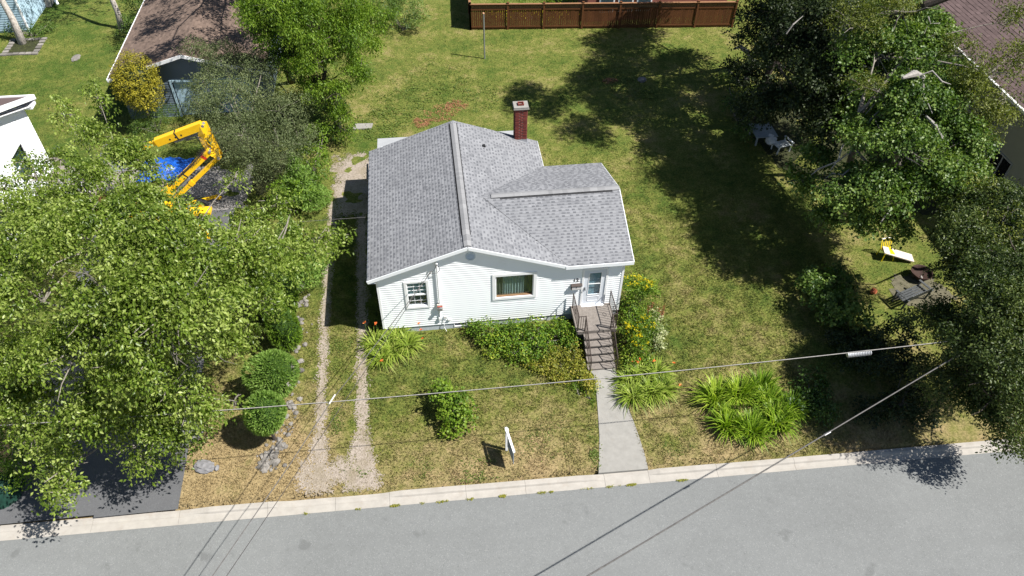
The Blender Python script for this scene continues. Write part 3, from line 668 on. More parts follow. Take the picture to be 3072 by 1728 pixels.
# ridge vents: a raised pale strip of overlapping caps
def ridge(a, b, n, w, slope_k, lift=.055):
    a, b = Vector(a), Vector(b); d = (b - a) / n; side = Vector((-d.y, d.x, 0)).normalized()
    for i in range(n):
        p, q = a + d * i, a + d * (i + 1.12 if i < n - 1 else 1); z1 = Vector((0, 0, lift + .008)); z0 = Vector((0, 0, lift)); dn = Vector((0, 0, -w * slope_k))
        v = [p + side * w + dn + z1, p + z1, p - side * w + dn + z1, q + side * w + dn + z0, q + z0, q - side * w + dn + z0]
        v += [x - Vector((0, 0, .03)) for x in v]
        MB().add(v, [(0, 1, 4, 3), (1, 2, 5, 4), (0, 6, 7, 1), (1, 7, 8, 2), (0, 3, 9, 6), (2, 8, 11, 5), (3, 4, 10, 9), (4, 5, 11, 10)], rnd.random()).build('ridge_cap', M['cap'], house)
ridge((4, .02, HR), (4, MY, HR), 27, .145, SL); ridge((RX, WY / 2, HW), (4.95, WY / 2, HW), 18, .14, WS)
MB().box(3.80, 3.855, .75, 8.6, HR - .11, HR - .040).box(4.145, 4.185, .75, 8.6, HR - .11, HR - .042).box(5.6, 10.4, WY / 2 - .19, WY / 2 - .14, HW - .1, HW - .038).build('ridge_shadow', M['dark'], house)  # dark strips paint in the shadow lines beside the raised caps
vl = MB()
for p, q in (((8.0, .02, HE), (4.9, WY / 2 - .06, HW - .02)),): vl.obox((p[0], p[1], p[2] + .010), (q[0], q[1], q[2] + .010), .012, .02)
vl.build('valley_cut', M['dark'], house)
# plumbing vent cap, flashing, chimney
vt = MB().tube([(5.3, 7.2, main_z(5.3)), (5.3, 7.2, main_z(5.3) + .10)], [.09, .05], 8).box(5.24, 5.36, 7.12, 7.28, main_z(5.3) + .02, main_z(5.3) + .08).build('roof_vent', M['dark'], house)
ch = MB().box(6.88, 7.44, 8.42, 8.92, 2.0, 5.0).build('chimney', plain('mortar', (.20, .12, .10), .95), house)
rb = random.Random(3); bl, bh, cnt = .195, .062, 0
bmeshes = []
for i in range(6):
    bmeshes.append(MB().box(-bl / 2 + .005, bl / 2 - .005, -.012, .012, -bh / 2 + .006, bh / 2 - .006, i / 5).mesh(M['brick']))
zc = 3.25
while zc < 4.97 and cnt < 292:
    k = int(round((zc - 3.25) / .075)); off = (k % 2) * .0975
    for face in (0, 1, 2):
        n = 3
        for i in range(n):
            if face == 0: c, rot = (6.88 + .0925 + i * .187 , 8.416, zc), 0
            elif face == 1: c, rot = (6.876, 8.42 + .083 + i * .167, zc), math.pi / 2
            else: c, rot = (7.444, 8.42 + .083 + i * .167, zc), math.pi / 2
            if face and i == 1 and k % 2: pass
            sx = .93 if face == 0 else .85
            o = bpy.data.objects.new('brick', rb.choice(bmeshes)); COL.objects.link(o); o.parent = ch; cnt += 1
            sh = (.045 if k % 2 else -.045) * (1 if i == 1 else 0)
            o.location = Vector(c) - ORG[house] + (Vector((sh, 0, 0)) if rot == 0 else Vector((0, sh, 0))); o.rotation_euler = (0, 0, rot); o.scale = (sx if i != 1 else sx * .85, 1, 1)
    zc += .075
MB().box(6.80, 7.52, 8.36, 8.98, 5.0, 5.03).box(6.82, 7.50, 8.38, 8.96, 5.03, 5.11).build('chimney_cap', M['conc'], house)
fl = MB(); fl.box(7.02, 7.30, 8.55, 8.59, 5.11, 5.19); fl.box(7.02, 7.30, 8.75, 8.79, 5.11, 5.19); fl.box(7.02, 7.06, 8.59, 8.75, 5.11, 5.19); fl.box(7.26, 7.30, 8.59, 8.75, 5.11, 5.19); fl.build('flue', M['brick'], house)
MB().slab([(6.8, 8.3, main_z(6.8) + .025), (7.52, 8.3, main_z(7.52) + .025), (7.52, 8.74, main_z(7.52) + .025), (6.8, 8.74, main_z(6.8) + .025)], (0, 0, -.01)).box(6.86, 7.46, 8.395, 8.42, 3.2, 3.36).build('flashing', M['galv'], house)
# low rear extension
MB().box(.7, 7.2, 8.5, 10.1, -.6, 2.35).build('rear_extension', M['siding'], house)
MB().slab([(.33, 8.3, 2.80), (7.35, 8.3, 2.80), (7.35, 10.35, 2.58), (.33, 10.35, 2.58)], (0, 0, -.07)).build('rear_roof', plain('pale roof membrane', (.30, .31, .325), .7, .08, 3.), house)
# windows and door -------------------------------------------------
def frame(name, h, w, d0=.13, d1=.20, mat=None, sill=0):
    a, b, c, d = h; mb = MB(); mb.box(a - w, b + w, d0, d1, d, d + w); mb.box(a - w, b + w, d0 - sill, d1, c - w, c); mb.box(a - w, a, d0, d1, c, d); mb.box(b, b + w, d0, d1, c, d)
    return mb.build(name, mat or M['white'], house)
w = frame('picture_window', PW, .13, .15, .21)
fr = MB(); a, b, c, d = PW
fr.box(a, a + .035, .19, .27, c, d).box(b - .035, b, .19, .27, c, d).box(a + .035, b - .035, .19, .27, d - .035, d).build('frame', M['white'], w)
MB().box(a + .035, b - .035, .20, .34, c, c + .05).build('sill', M['wood'], w)
MB().box(a + .035, b - .035, .262, .268, c + .05, d - .035).build('pane', M['glass'], w)
def curtain(x0, x1, y, z0, z1, mat, name, par, n=60, amp=.025, per=.11):
    V = []; F = []
    for i in range(n + 1):
        x = x0 + (x1 - x0) * i / n; yy = y + amp * math.sin(2 * math.pi * x / per + .8 * math.sin(x * 9)); V += [(x, yy, z0), (x, yy, z1)]
    for i in range(n): F.append((2 * i, 2 * i + 2, 2 * i + 3, 2 * i + 1))
    return MB().add(V, F).build(name, mat, par, smooth=True)
curtain(5.36, 6.34, .33, 1.28, 2.5, M['curtain'], 'sheer_curtain', w); curtain(5.10, 5.40, .31, 1.28, 2.5, M['curtain2'], 'side_curtain', w, 24); curtain(6.30, 6.66, .31, 1.28, 2.5, M['curtain2'], 'side_curtain', w, 24)
w = frame('double_hung_window', SW, .10, .15, .21); a, b, c, d = SW; mz = (c + d) / 2
MB().box(a, a + .03, .17, .27, c, d).box(b - .03, b, .17, .27, c, d).box(a + .03, b - .03, .17, .27, d - .035, d).box(a + .03, b - .03, .17, .27, c, c + .045).build('frame', M['white'], w)
MB().box(a + .03, b - .03, .18, .25, mz - .05, mz + .012).build('meeting_rail', M['white'], w)
mb = MB()
for i in (1, 2): x = a + .03 + (b - a - .06) * i / 3; mb.box(x - .009, x + .009, .205, .222, mz + .012, d - .035); mb.box(x - .007, x + .007, .235, .245, c + .045, mz - .05)
for i in (1, 2): z = mz + .012 + (d - .035 - mz - .012) * i / 3; mb.box(a + .03, b - .03, .204, .219, z - .009, z + .009)
z = c + .045 + (mz - .05 - c - .045) * .42; mb.box(a + .03, b - .03, .234, .244, z - .006, z + .006); mb.build('muntins', M['white'], w)
MB().box(a + .03, b - .03, .224, .228, mz + .012, d - .035).box(a + .03, b - .03, .248, .252, c + .045, mz - .05).build('pane', M['glass'], w)
MB().box(a, b, .31, .33, mz - .02, d).build('blind', M['blind'], w); MB().box(a, b, .36, .38, c, mz).build('screen', plain('dark insect screen', (.11, .12, .14), .8), w)
dr = frame('front_door', DR, .085, .15, .21); a, b, c, d = DR
g = (9.00, 9.50, 1.02, 2.28); mb = MB(); mb.box(a, g[0], .175, .215, c, d).box(g[1], b, .175, .215, c, d).box(g[0], g[1], .175, .215, g[3], d).box(g[0], g[1], .175, .215, c, g[2])
mb.build('storm_door', plain('pale storm door', (.66, .70, .76), .4, .02), dr)
mb = MB()
for (x0, x1, z0, z1) in ((g[0] - .03, g[1] + .03, g[2] - .03, g[2]), (g[0] - .03, g[1] + .03, g[3], g[3] + .03), (g[0] - .03, g[0], g[2], g[3]), (g[1], g[1] + .03, g[2], g[3]), (g[0], g[1], 1.63, 1.66)): mb.box(x0, x1, .163, .18, z0, z1)
for (x0, x1, z0, z1) in ((9.0, 9.5, .62, .64), (9.0, 9.5, .88, .90), (9.0, 9.02, .64, .88), (9.48, 9.5, .64, .88)): mb.box(x0, x1, .165, .178, z0, z1)
mb.build('door_moulding', M['white'], dr)
MB().box(g[0], g[1], .19, .194, g[2], g[3]).build('pane', M['glass'], dr); MB().box(g[0] - .02, g[1] + .02, .26, .28, g[2] - .05, g[3] + .03).build('inner_door', plain('dull inner door', (.55, .66, .72), .7), dr)
MB().box(8.84, 8.875, .12, .17, 1.32, 1.50).tube([(8.858, .13, 1.48), (8.858, .09, 1.45), (8.858, .09, 1.37), (8.858, .13, 1.34)], .009, 5).build('handle', M['galv'], dr)
MB().box(a - .02, b + .02, .05, .2, c - .055, c - .012).build('threshold', M['white'], dr)
# gable louvre: octagon with slats
vm = MB(); oc = [(4.1 + .21 * math.cos(math.pi / 8 + k * math.pi / 4), 3.73 + .23 * math.sin(math.pi / 8 + k * math.pi / 4)) for k in range(8)]; ic = [(4.1 + (x - 4.1) * .74, 3.73 + (z - 3.73) * .74) for x, z in oc]
for k in range(8):
    p, q, r_, s_ = oc[k], oc[(k + 1) % 8], ic[(k + 1) % 8], ic[k]; vm.slab([(p[0], .155, p[1]), (q[0], .155, q[1]), (r_[0], .155, r_[1]), (s_[0], .155, s_[1])], (0, .04, 0))
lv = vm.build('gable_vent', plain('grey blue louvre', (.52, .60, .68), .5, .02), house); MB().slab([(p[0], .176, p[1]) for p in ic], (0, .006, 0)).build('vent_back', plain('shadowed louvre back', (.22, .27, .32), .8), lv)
for k in range(6):
    z = 3.60 + k * .05; hw = .15 if 1 <= k <= 4 else .11; MB().slab([(4.1 - hw, .158, z), (4.1 + hw, .158, z), (4.1 + hw, .176, z + .03), (4.1 - hw, .176, z + .03)], (0, .003, -.004)).build('slat', plain('grey blue louvre', (.52, .60, .68)), lv)
# service mast, meter, conduit
MB().tube([(2.75, .12, 1.22), (2.75, .12, 3.50)], .032, 8).tube([(2.75, .12, 3.46), (2.75, .08, 3.60), (2.75, .0, 3.58)], [.05, .055, .04], 8).build('service_mast', M['white'], house)
me_ = MB().box(2.64, 2.86, .06, .185, .88, 1.22).build('meter_box', plain('beige meter box', (.55, .50, .45), .6), house)
MB().tube([(2.75, .06, 1.00), (2.75, -.02, 1.00)], .085, 12).build('meter', M['galv'], me_); MB().box(2.645, 2.855, .048, .062, 1.10, 1.15).build('stripe', plain('red meter tag', (.55, .08, .05)), me_)
MB().tube([(2.72, .15, .90), (2.72, .15, .32)], .03, 6).box(2.66, 2.78, .10, .185, .22, .38).build('conduit', M['white'], house)
MB().box(2.88, 3.0, .13, .185, .26, .42).box(3.04, 3.16, .12, .185, .14, .22).build('junction_box', plain('pale grey box', (.62, .62, .62)), house)
MB().tube([(2.86, .15, .16), (2.87, .12, -.1), (2.86, .15, -.25), (2.95, .05, -.43)], .012, 5).build('drain_hose', M['white'], house)
MB().tube([(2.75, -.0, 3.56), (2.62, -.1, 3.36), (2.45, -.12, 3.30), (2.5, -.02, 3.12), (2.7, .08, 3.06)], .011, 5).tube([(2.76, .0, 3.57), (2.86, -.02, 3.42), (2.84, .05, 3.2), (2.78, .08, 3.08)], .011, 5).build('service_leads', M['cabledark'], house)
# side landing railing seen past the left eave
MB().box(-.35, .3, 8.9, 10.2, -.45, .25).build('side_stoop', M['deck'], house)
for k in range(8): MB().box(-.35, -.31, 8.95 + k * .17, 8.99 + k * .17, .25, 1.15).build('baluster', M['deck'], house)
MB().box(-.37, -.29, 8.9, 10.25, 1.15, 1.20).build('handrail', M['deck'], house)

def solid_text(curve, name):
    tmp = bpy.data.objects.new('tmp', curve); me = bpy.data.meshes.new_from_object(tmp); bpy.data.objects.remove(tmp); return bpy.data.objects.new(name, me)
# mailbox and house number
mbx = thing('mailbox', 'narrow white wall mailbox with black top beside the front door', 'mailbox', (8.47, .1, 1.6))
MB().slab([(8.27, .08, 1.47), (8.27, .182, 1.47), (8.27, .182, 1.70), (8.27, .08, 1.66)], (.42, 0, 0)).build('box', plain('white mailbox enamel', (.62, .60, .60)), mbx)
MB().slab([(8.25, .055, 1.655), (8.25, .182, 1.71), (8.25, .182, 1.745), (8.25, .055, 1.68)], (.46, 0, 0)).build('lid', M['iron'], mbx); MB().box(8.25, 8.28, .07, .182, 1.46, 1.66).box(8.46, 8.485, .068, .08, 1.56, 1.62).build('hinge', M['iron'], mbx)
cu = bpy.data.curves.new('house_number', 'FONT'); cu.body = '12'; cu.size = .25; cu.extrude = .006; cu.offset = .003; cu.align_x = 'CENTER'; cu.align_y = 'CENTER'; cu.materials.append(M['iron'])
nu = solid_text(cu, 'house_number'); COL.objects.link(nu); nu.location = (8.44, .172, 1.93); nu.rotation_euler = (math.pi / 2, 0, 0); tag(nu, 'dark figures 12 on the siding above the mailbox', 'house number')

# ================================================================ STEPS AND RAILINGS
st = thing('concrete_steps', 'weathered concrete landing and steps below the front door', 'steps', (9.2, -1.2, -.5))
LX0, LX1, LY = 8.31, 10.02, -1.33; SX0, SX1 = 8.60, 9.76
MB().box(LX0, LX1, LY, .19, .22, .40).build('landing', M['stepc'], st); MB().box(LX0 + .15, LX1 - .15, LY + .2, .19, -.7, .22).build('landing_base', plain('dark recessed block', (.11, .10, .095), .95), st)
for i in range(1, 6):
    y = LY - .262 * i; z = .40 - .175 * i; MB().box(SX0, SX1, y - .02, y + .28, z - .06, z).box(SX0 + .02, SX1 - .02, y + .03, y + .30, -.75, z - .06).build('step', M['stepc'], st)
def rail(pts, zt, posts, nb, name='railing', scroll=True):
    """metal panel between two points; pts give (x,y,foot z)"""
    a, b = Vector(pts[0]), Vector(pts[1]); ro = MB().tube([a + Vector((0, 0, zt)), b + Vector((0, 0, zt))], .02, 6).tube([a + Vector((0, 0, .1)), b + Vector((0, 0, .1))], .012, 5).build(name, M['iron'], st)
    for t_ in posts: p = a.lerp(b, t_); MB().tube([p, p + Vector((0, 0, zt + .02))], .02, 6).build('post', M['iron'], ro)
    for i in range(1, nb): p = a.lerp(b, i / nb); MB().tube([p + Vector((0, 0, .1)), p + Vector((0, 0, zt))], .0105, 4).build('baluster', M['iron'], ro)
    if scroll:
        m = MB()
        for t_ in (.5,): p = a.lerp(b, t_); d = (b - a).normalized() * .12; z = Vector((0, 0, zt * .55)); m.tube([p - d + z, p + z + Vector((0, 0, .13)), p + d + z, p + z - Vector((0, 0, .13)), p - d + z], .01, 4)
        m.build('scroll', M['iron'], ro)
rail([(LX0 + .05, .05, .40), (LX0 + .05, LY + .06, .40)], .86, (0, 1), 9); rail([(LX1 - .06, .05, .40), (LX1 - .06, LY + .06, .40)], .86, (0, 1), 9)
rail([(LX0 + .05, LY + .06, .40), (SX0 + .05, LY + .06, .40)], .86, (1,), 3, scroll=False); rail([(LX1 - .06, LY + .06, .40), (SX1 - .02, LY + .06, .40)], .86, (1,), 2, scroll=False)
rail([(SX0 + .05, LY + .02, .32), (SX0 + .05, LY - 1.50, -.60)], .90, (0, 1), 10); rail([(SX1 - .02, LY + .02, .32), (SX1 - .02, LY - 1.50, -.60)], .90, (0, 1), 10)
# ================================================================ NEIGHBOURING BUILDINGS
# garage with brown roof
ga = thing('garage', 'slate blue garage with brown gable roof behind the grey green tree', 'garage', (-10.1, 22, -.45))
gx0, gx1, gy0, gy1, ge, gr = -14.3, -5.9, 17.9, 31.0, 2.3, 3.55; gm = (gx0 + gx1) / 2
def gprof(z):
    k = max(0, (z - ge + .1) / ((gr - ge) / (gm - gx0))); return (gx0 + .3 + k, gx1 - .3 - k)
GD = (-11.15, -7.1, -.45, 1.75)
boards(ga, gprof, gx0 + .3, gx1 - .3, -.45, gr - .15, .15, [GD], M['greysid'], lambda u, d, z: (u, 18.3 + d, z))
MB().box(gx0 + .32, GD[0], 18.32, 18.5, -.5, ge).box(GD[1], gx1 - .32, 18.32, 18.5, -.5, ge).box(GD[0], GD[1], 18.32, 18.5, GD[3], ge).box(gx0 + .3, gx0 + .4, 18.5, gy1 - .3, -.5, ge).box(gx1 - .4, gx1 - .3, 18.5, gy1 - .3, -.5, ge).slab([(gx0 + .3, 18.32, ge), (gx1 - .3, 18.32, ge), (gm, 18.32, gr - .12)], (0, .1, 0)).box(gx0 + .3, gx1 - .3, gy1 - .4, gy1 - .3, -.5, ge).build('wall', M['greysid'], ga)
gf = MB().box(GD[0] - .12, GD[0], 18.24, 18.4, -.45, 1.87).box(GD[1], GD[1] + .12, 18.24, 18.4, -.45, 1.87).box(GD[0], GD[1], 18.24, 18.4, 1.75, 1.87).build('garage_door', M['bluesid'], ga)
for r_ in range(4):
    for c_ in range(4): MB().box(GD[0] + .03 + c_ * 1.01, GD[0] + 1.0 + c_ * 1.01, 18.38, 18.42, -.42 + r_ * .55, .10 + r_ * .55).build('panel', M['bluesid'], gf)
MB().slab([(gx0, gy0, ge), (gm, gy0, gr), (gm, gy1, gr), (gx0, gy1, ge)], (0, 0, -.08)).slab([(gx1, gy0, ge), (gx1, gy1, ge), (gm, gy1, gr), (gm, gy0, gr)], (0, 0, -.08)).build('roof', M['brownshingle'], ga)
for a, b in (((gx0 - .02, gy0 - .02, ge - .08), (gm, gy0 - .02, gr - .08)), ((gm, gy0 - .02, gr - .08), (gx1 + .02, gy0 - .02, ge - .08)), ((gx0 - .03, gy0, ge - .05), (gx0 - .03, gy1, ge - .05))): MB().obox(a, b, .035, .18).build('fascia', M['white'], ga)
def courses(root, a, b, c, d, n, mat, seed, expo=.145, name='shingle_courses'):
    """shingle tabs over a roof plane given as eave corners a,b and top corners d,c"""
    rr = random.Random(seed); a, b, c, d = map(Vector, (a, b, c, d)); N = (b - a).cross(d - a).normalized(); N = N if N.z > 0 else -N
    rows = int((d - a).length / expo); mb = MB()
    for r in range(rows):
        t0, t1 = r / rows, (r + 1) / rows; p0, p1, q0, q1 = a.lerp(d, t0), b.lerp(c, t0), a.lerp(d, t1), b.lerp(c, t1); u = -rr.random() * .04; L0 = (p1 - p0).length
        while u < 1:
            w = rr.choice((.16, .25, .33)) / L0; s0, s1 = max(0, u), min(1, u + w); u += w
            if s1 - s0 < .002: continue
            th = rr.choice((.009, .018)); v = [p0.lerp(p1, s0) + N * .002, p0.lerp(p1, s1) + N * .002, p0.lerp(p1, s1) + N * th, p0.lerp(p1, s0) + N * th, q0.lerp(q1, s1) + N * .003, q0.lerp(q1, s0) + N * .003]
            mb.add(v, [(0, 1, 2, 3), (3, 2, 4, 5)], min(1, max(0, rr.gauss(.5, .22))))
    o = mb.build(name, mat, root); o['kind'] = 'stuff'
courses(ga, (gx0, gy0, ge), (gx0, gy1, ge), (gm, gy1, gr), (gm, gy0, gr), 0, M['brownshingle'], 5); courses(ga, (gx1, gy0, ge), (gx1, gy1, ge), (gm, gy1, gr), (gm, gy0, gr), 0, M['brownshingle'], 6)
# tall white house at the left
wh = thing('tall_white_house', 'tall white sided house with deep eave behind the big maple', 'house', (-19, 6, -.45))
wx, wy = -16.5, 12.9
WIN = [(9.9, 11.2, 1.35, 3.0), (6.3, 7.6, 1.2, 2.9), (2.2, 3.6, 1.2, 2.9)]
boards(wh, lambda z: (-6, wy), -5.0, wy, -.1, 3.95, .16, WIN, M['siding'], lambda u, d, z: (wx - d, u, z))
MB().slab([(wx - .016, wy, 3.95), (wx - .016, 4, 7.6), (wx - .016, -5, 3.95)], (-.1, 0, 0)).box(-26, wx - .42, -5, wy, -.5, 3.95).box(wx - .1, wx - .016, wy - .1, wy, -.5, 3.95).build('wall', M['siding'], wh)
MB().box(wx - .2, wx - .03, -5, wy, -.6, -.1).build('foundation', M['found'], wh); pc = 0
for y0_, y1_ in ((-5, 2.2), (3.6, 6.3), (7.6, 9.9), (11.2, wy)): MB().box(wx - .1, wx - .018, y0_, y1_, -.1, 3.95).build('wall_panel', M['siding'], wh)
for (a, b, c, d) in WIN:
    MB().box(wx - .1, wx - .018, a, b, -.1, c).box(wx - .1, wx - .018, a, b, d, 3.95).build('wall_panel', M['siding'], wh)
    w = MB().box(wx - .15, wx + .05, a - .11, b + .11, d, d + .11).box(wx - .15, wx + .07, a - .11, b + .11, c - .11, c).box(wx - .15, wx + .05, a - .11, a, c, d).box(wx - .15, wx + .05, b, b + .11, c, d).box(wx - .12, wx - .04, a, b, (c + d) / 2 - .03, (c + d) / 2 + .03).build('window', M['white'], wh)
    MB().box(wx - .09, wx - .07, a, b, c, d).build('pane', glass_mat('sky grey window glass', (.5, .58, .62)), w); MB().box(wx - .3, wx - .28, a, b, c, d).build('blind', M['blind'], w)
boards(wh, lambda z: (-4.9 + (z - 3.95) * 2.4, wy - (z - 3.95) * 2.4), -5, wy, 3.95, 7.4, .16, [], M['siding'], lambda u, d, z: (wx - d, u, z))
MB().slab([(wx + .42, wy + .55, 4.1), (-26, wy + .55, 4.1), (-26, 4, 7.9), (wx + .42, 4, 7.9)], (0, 0, -.12)).slab([(wx + .42, -5.6, 4.1), (wx + .42, 4, 7.9), (-26, 4, 7.9), (-26, -5.6, 4.1)], (0, 0, -.12)).build('roof', M['mauveshingle'], wh)
MB().box(-26, wx + .44, wy + .50, wy + .60, 3.93, 4.18).slab([(wx + .42, wy + .6, 3.93), (wx + .42, wy + .6, 4.18), (wx + .42, 4, 8.05), (wx + .42, 4, 7.75)], (.05, 0, 0)).slab([(wx + .42, -5.6, 3.93), (wx + .42, -5.6, 4.18), (wx + .42, 4, 8.05), (wx + .42, 4, 7.75)], (.05, 0, 0)).build('fascia', M['white'], wh)
MB().box(-26, wx + .42, wy, wy + .5, 3.90, 3.93).slab([(wx, wy, 3.9), (wx + .42, wy, 3.9), (wx + .42, 4, 7.7), (wx, 4, 7.7)], (0, 0, -.02)).box(wx, wx + .42, wy - .05, wy + .5, 3.75, 3.92).build('soffit', M['white'], wh)
# deck beside it
dk = thing('timber_deck', 'weathered timber deck with pale rails beside the tall white house', 'deck', (-15, 12, -.45))
for k in range(17): MB().box(-16.4, -12.9, 10.45 + k * .145, 10.585 + k * .145, .32, .36).build('deck_board', M['deck'], dk)
MB().box(-16.4, -12.9, 10.5, 10.6, .1, .31).box(-13.0, -12.9, 10.6, 12.9, .1, .31).build('rim_joist', M['deck'], dk)
for x in (-16.3, -13.0): MB().box(x, x + .1, 10.5, 10.6, -.45, 1.4).build('post', M['white'], dk)
MB().box(-16.3, -12.9, 10.48, 10.6, 1.32, 1.38).build('handrail', M['deck'], dk)
for k in range(14): MB().box(-16.1 + k * .22, -16.02 + k * .22, 10.52, 10.56, .36, 1.33).build('baluster', M['white'], dk)
mb = MB(); 
for k in range(9): mb.obox((-13.3, 8.3 + k * .2, -.3), (-13.3, 8.9 + k * .2, 1.1), .03, .03).obox((-13.3, 8.9 + k * .2, -.3), (-13.3, 8.3 + k * .2, 1.1), .03, .03)
la = thing('lattice_screen', 'brown lattice screen with pale cap below the timber deck', 'screen', (-13.3, 9.3, -.45)); mb.build('lattice', M['lattice'], la); MB().box(-13.38, -13.2, 8.2, 10.5, 1.1, 1.18).build('cap_rail', M['deck'], la)
# pale blue house, top left corner
bh = thing('pale_blue_house', 'pale blue sided house in the top left corner of the yard', 'house', (-27, 34, -.45))
cx_, cy_ = (-23.01, 29.72)
boards(bh, lambda z: (cx_ - 8, cx_), cx_ - 8, cx_, -.3, 4.5, .16, [], M['bluesid'], lambda u, d, z: (u, cy_ + d, z)); boards(bh, lambda z: (cy_, cy_ + 12), cy_, cy_ + 3.9, -.3, 4.5, .16, [], M['bluesid'], lambda u, d, z: (cx_ - d, u, z))
MB().box(cx_ - 8, cx_ - .02, cy_ + .02, cy_ + 12, -.6, 4.5).build('wall', M['bluesid'], bh); MB().box(cx_ - .06, cx_ + .035, cy_ - .035, cy_ + .06, -.3, 4.5).build('corner_post', M['white'], bh)
MB().box(cx_ + .02, cx_ + .35, cy_ + 3.6, cy_ + 8, -.45, .15).build('step_block', M['conc'], bh); MB().obox((cx_ + .1, cy_ + 4.6, 1.2), (cx_ + .95, cy_ + 3.4, -.2), .16, .14).build('downspout', M['white'], bh)
# right hand house
rh = thing('beige_house', 'pale stucco house with mauve brown roof in the top right corner', 'house', (34, 12, -.45))
rx = 31.0
MB().box(rx, rx + 9, -4, 24, -.6, 4.9).build('wall', M['beige'], rh)
for k in range(26): MB().box(rx - .04, rx, -4 + k * .0, -3.99, 0, 0.01) if False else None
for (y, z0, z1, w_) in ((8.5, .9, 2.1, 1.5), (5.6, .9, 2.1, 1.3), (14.5, .9, 2.1, 1.4), (1.0, .9, 2.1, 1.3)):
    w = MB().box(rx - .05, rx + .0, y, y + w_, z0 - .07, z0).box(rx - .05, rx, y, y + w_, z1, z1 + .07).box(rx - .05, rx, y - .07, y, z0 - .07, z1 + .07).box(rx - .05, rx, y + w_, y + w_ + .07, z0 - .07, z1 + .07).box(rx - .045, rx, y + w_ / 2 - .03, y + w_ / 2 + .03, z0, z1).build('window', plain('pale grey window trim', (.35, .36, .37)), rh)
    MB().box(rx - .02, rx - .004, y, y + w_ / 2 - .03, z0, z1).box(rx - .02, rx - .004, y + w_ / 2 + .03, y + w_, z0, z1).build('pane', plain('black window pane', (.012, .013, .016), .1), w)
e0, e1 = -4.5, 19.3
MB().slab([(rx - .6, e0, 5.0), (rx - .6, e1, 5.0), (rx + 5, e1, 7.0), (rx + 5, e0, 7.0)], (0, 0, -.12)).slab([(rx + 10, e0, 5.2), (rx + 10, e1, 5.2), (rx + 5, e1, 7.0), (rx + 5, e0, 7.0)], (0, 0, -.12)).build('roof', M['mauveshingle'], rh)
courses(rh, (rx - .6, e0, 5.0), (rx - .6, e1, 5.0), (rx + 5, e1, 7.0), (rx + 5, e0, 7.0), 0, M['mauveshingle'], 9, .2)
MB().box(rx - .72, rx - .6, e0, e1, 4.88, 5.02).box(rx + .2, rx + .32, 19.0, 19.12, .2, 4.9).build('gutter', plain('dull white gutter', (.62, .62, .60)), rh)

# ================================================================ FENCE
fe = thing('board_fence', 'brown stained board fence with lattice top along the back garden', 'fence', (14, 26.4, -.45))
FP = [(6.20, 27.05), (8.70, 26.85), (11.1, 26.65), (13.7, 26.45), (16.2, 26.25), (18.8, 26.05), (21.4, 25.85), (24.0, 25.65)]
SP = [(6.20, 27.05), (6.3, 29.5), (6.4, 32), (6.5, 34.5)]
FH = 1.78
def fence_run(pts):
    for i, (x, y) in enumerate(pts):
        MB().box(x - .06, x + .06, y - .06, y + .06, -.5, FH - .45 + .08).box(x - .075, x + .075, y - .075, y + .075, FH - .45 + .08, FH - .45 + .12).build('post', M['fence'], fe)
    for (a, b), (c, d) in zip(pts[:-1], pts[1:]):
        L = math.hypot(c - a, d - b); ux, uy = (c - a) / L, (d - b) / L; n = int(L / .145)
        for k in range(n):
            t = (.07 + k * (L - .14) / n); w = (L - .14) / n - .012; j = rnd.uniform(-.006, .006)
            p, q = (a + ux * t, b + uy * t + j), (a + ux * (t + w), b + uy * (t + w) + j)
            MB().slab([(p[0], p[1], -.42), (q[0], q[1], -.42), (q[0], q[1], FH - .80), (p[0], p[1], FH - .80)], (-uy * -.022, .022 * 1, 0), rnd.random()).build('board', M['fence'], fe)
        for z, w in ((-.25, .09), (FH - .82, .09), (FH - .50, .07)): MB().obox((a + ux * .06, b + uy * .06 + .0, z), (c - ux * .06, d - uy * .06, z), .05, w).build('rail', M['fence'], fe)
        MB().obox((a, b, FH - .44), (c, d, FH - .44), .16, .03).build('cap_rail', plain('weathered brown cap rail', (.23, .12, .06), .8, .15, 9.), fe)
        mb = MB()
        for k in range(int(L / .12)): t = .08 + k * .12; mb.obox((a + ux * t, b + uy * t, FH - .79), (a + ux * t, b + uy * t, FH - .5), .012, .012)
        mb.build('lattice', M['fence'], fe); MB().obox((a + ux * .06, b + uy * .06 + .03, FH - .66), (c - ux * .06, d - uy * .06 + .03, FH - .66), .012, .24).build('upper_board', plain('dull tan fence panel', (.20, .12, .065), .8, .15, 9.), fe)
fence_run(FP); fence_run(SP[:])
bk = thing('brick_house', 'red brick house wall with pale windows beyond the back fence', 'house', (17, 30, -.45))
MB().box(14.2, 24, 27.4, 34, -.5, 3).build('wall', M['redbrick'], bk)
for x in (15.0, 16.3, 17.6): w = MB().box(x, x + 1.05, 27.3, 27.4, .2, 1.4).build('window', M['white'], bk); MB().box(x + .1, x + .95, 27.27, 27.3, .3, 1.3).build('pane', glass_mat('sky grey window glass', (.5, .58, .62)), w)

# ================================================================ SMALL THINGS IN THE YARD
px_, py_ = (6.77, 23.06)
po = thing('clothesline_pole', 'slim grey metal clothesline pole standing alone in the back lawn', 'pole', (px_, py_, -.45)); MB().tube([(px_, py_, -.5), (px_ - .02, py_, 2.57)], .05, 10).build('shaft', M['galv'], po); MB().tube([(px_ - .02, py_, 2.57), (px_ - .02, py_, 2.63)], .056, 10).build('cap', plain('pale orange pole cap', (.6, .35, .2)), po)
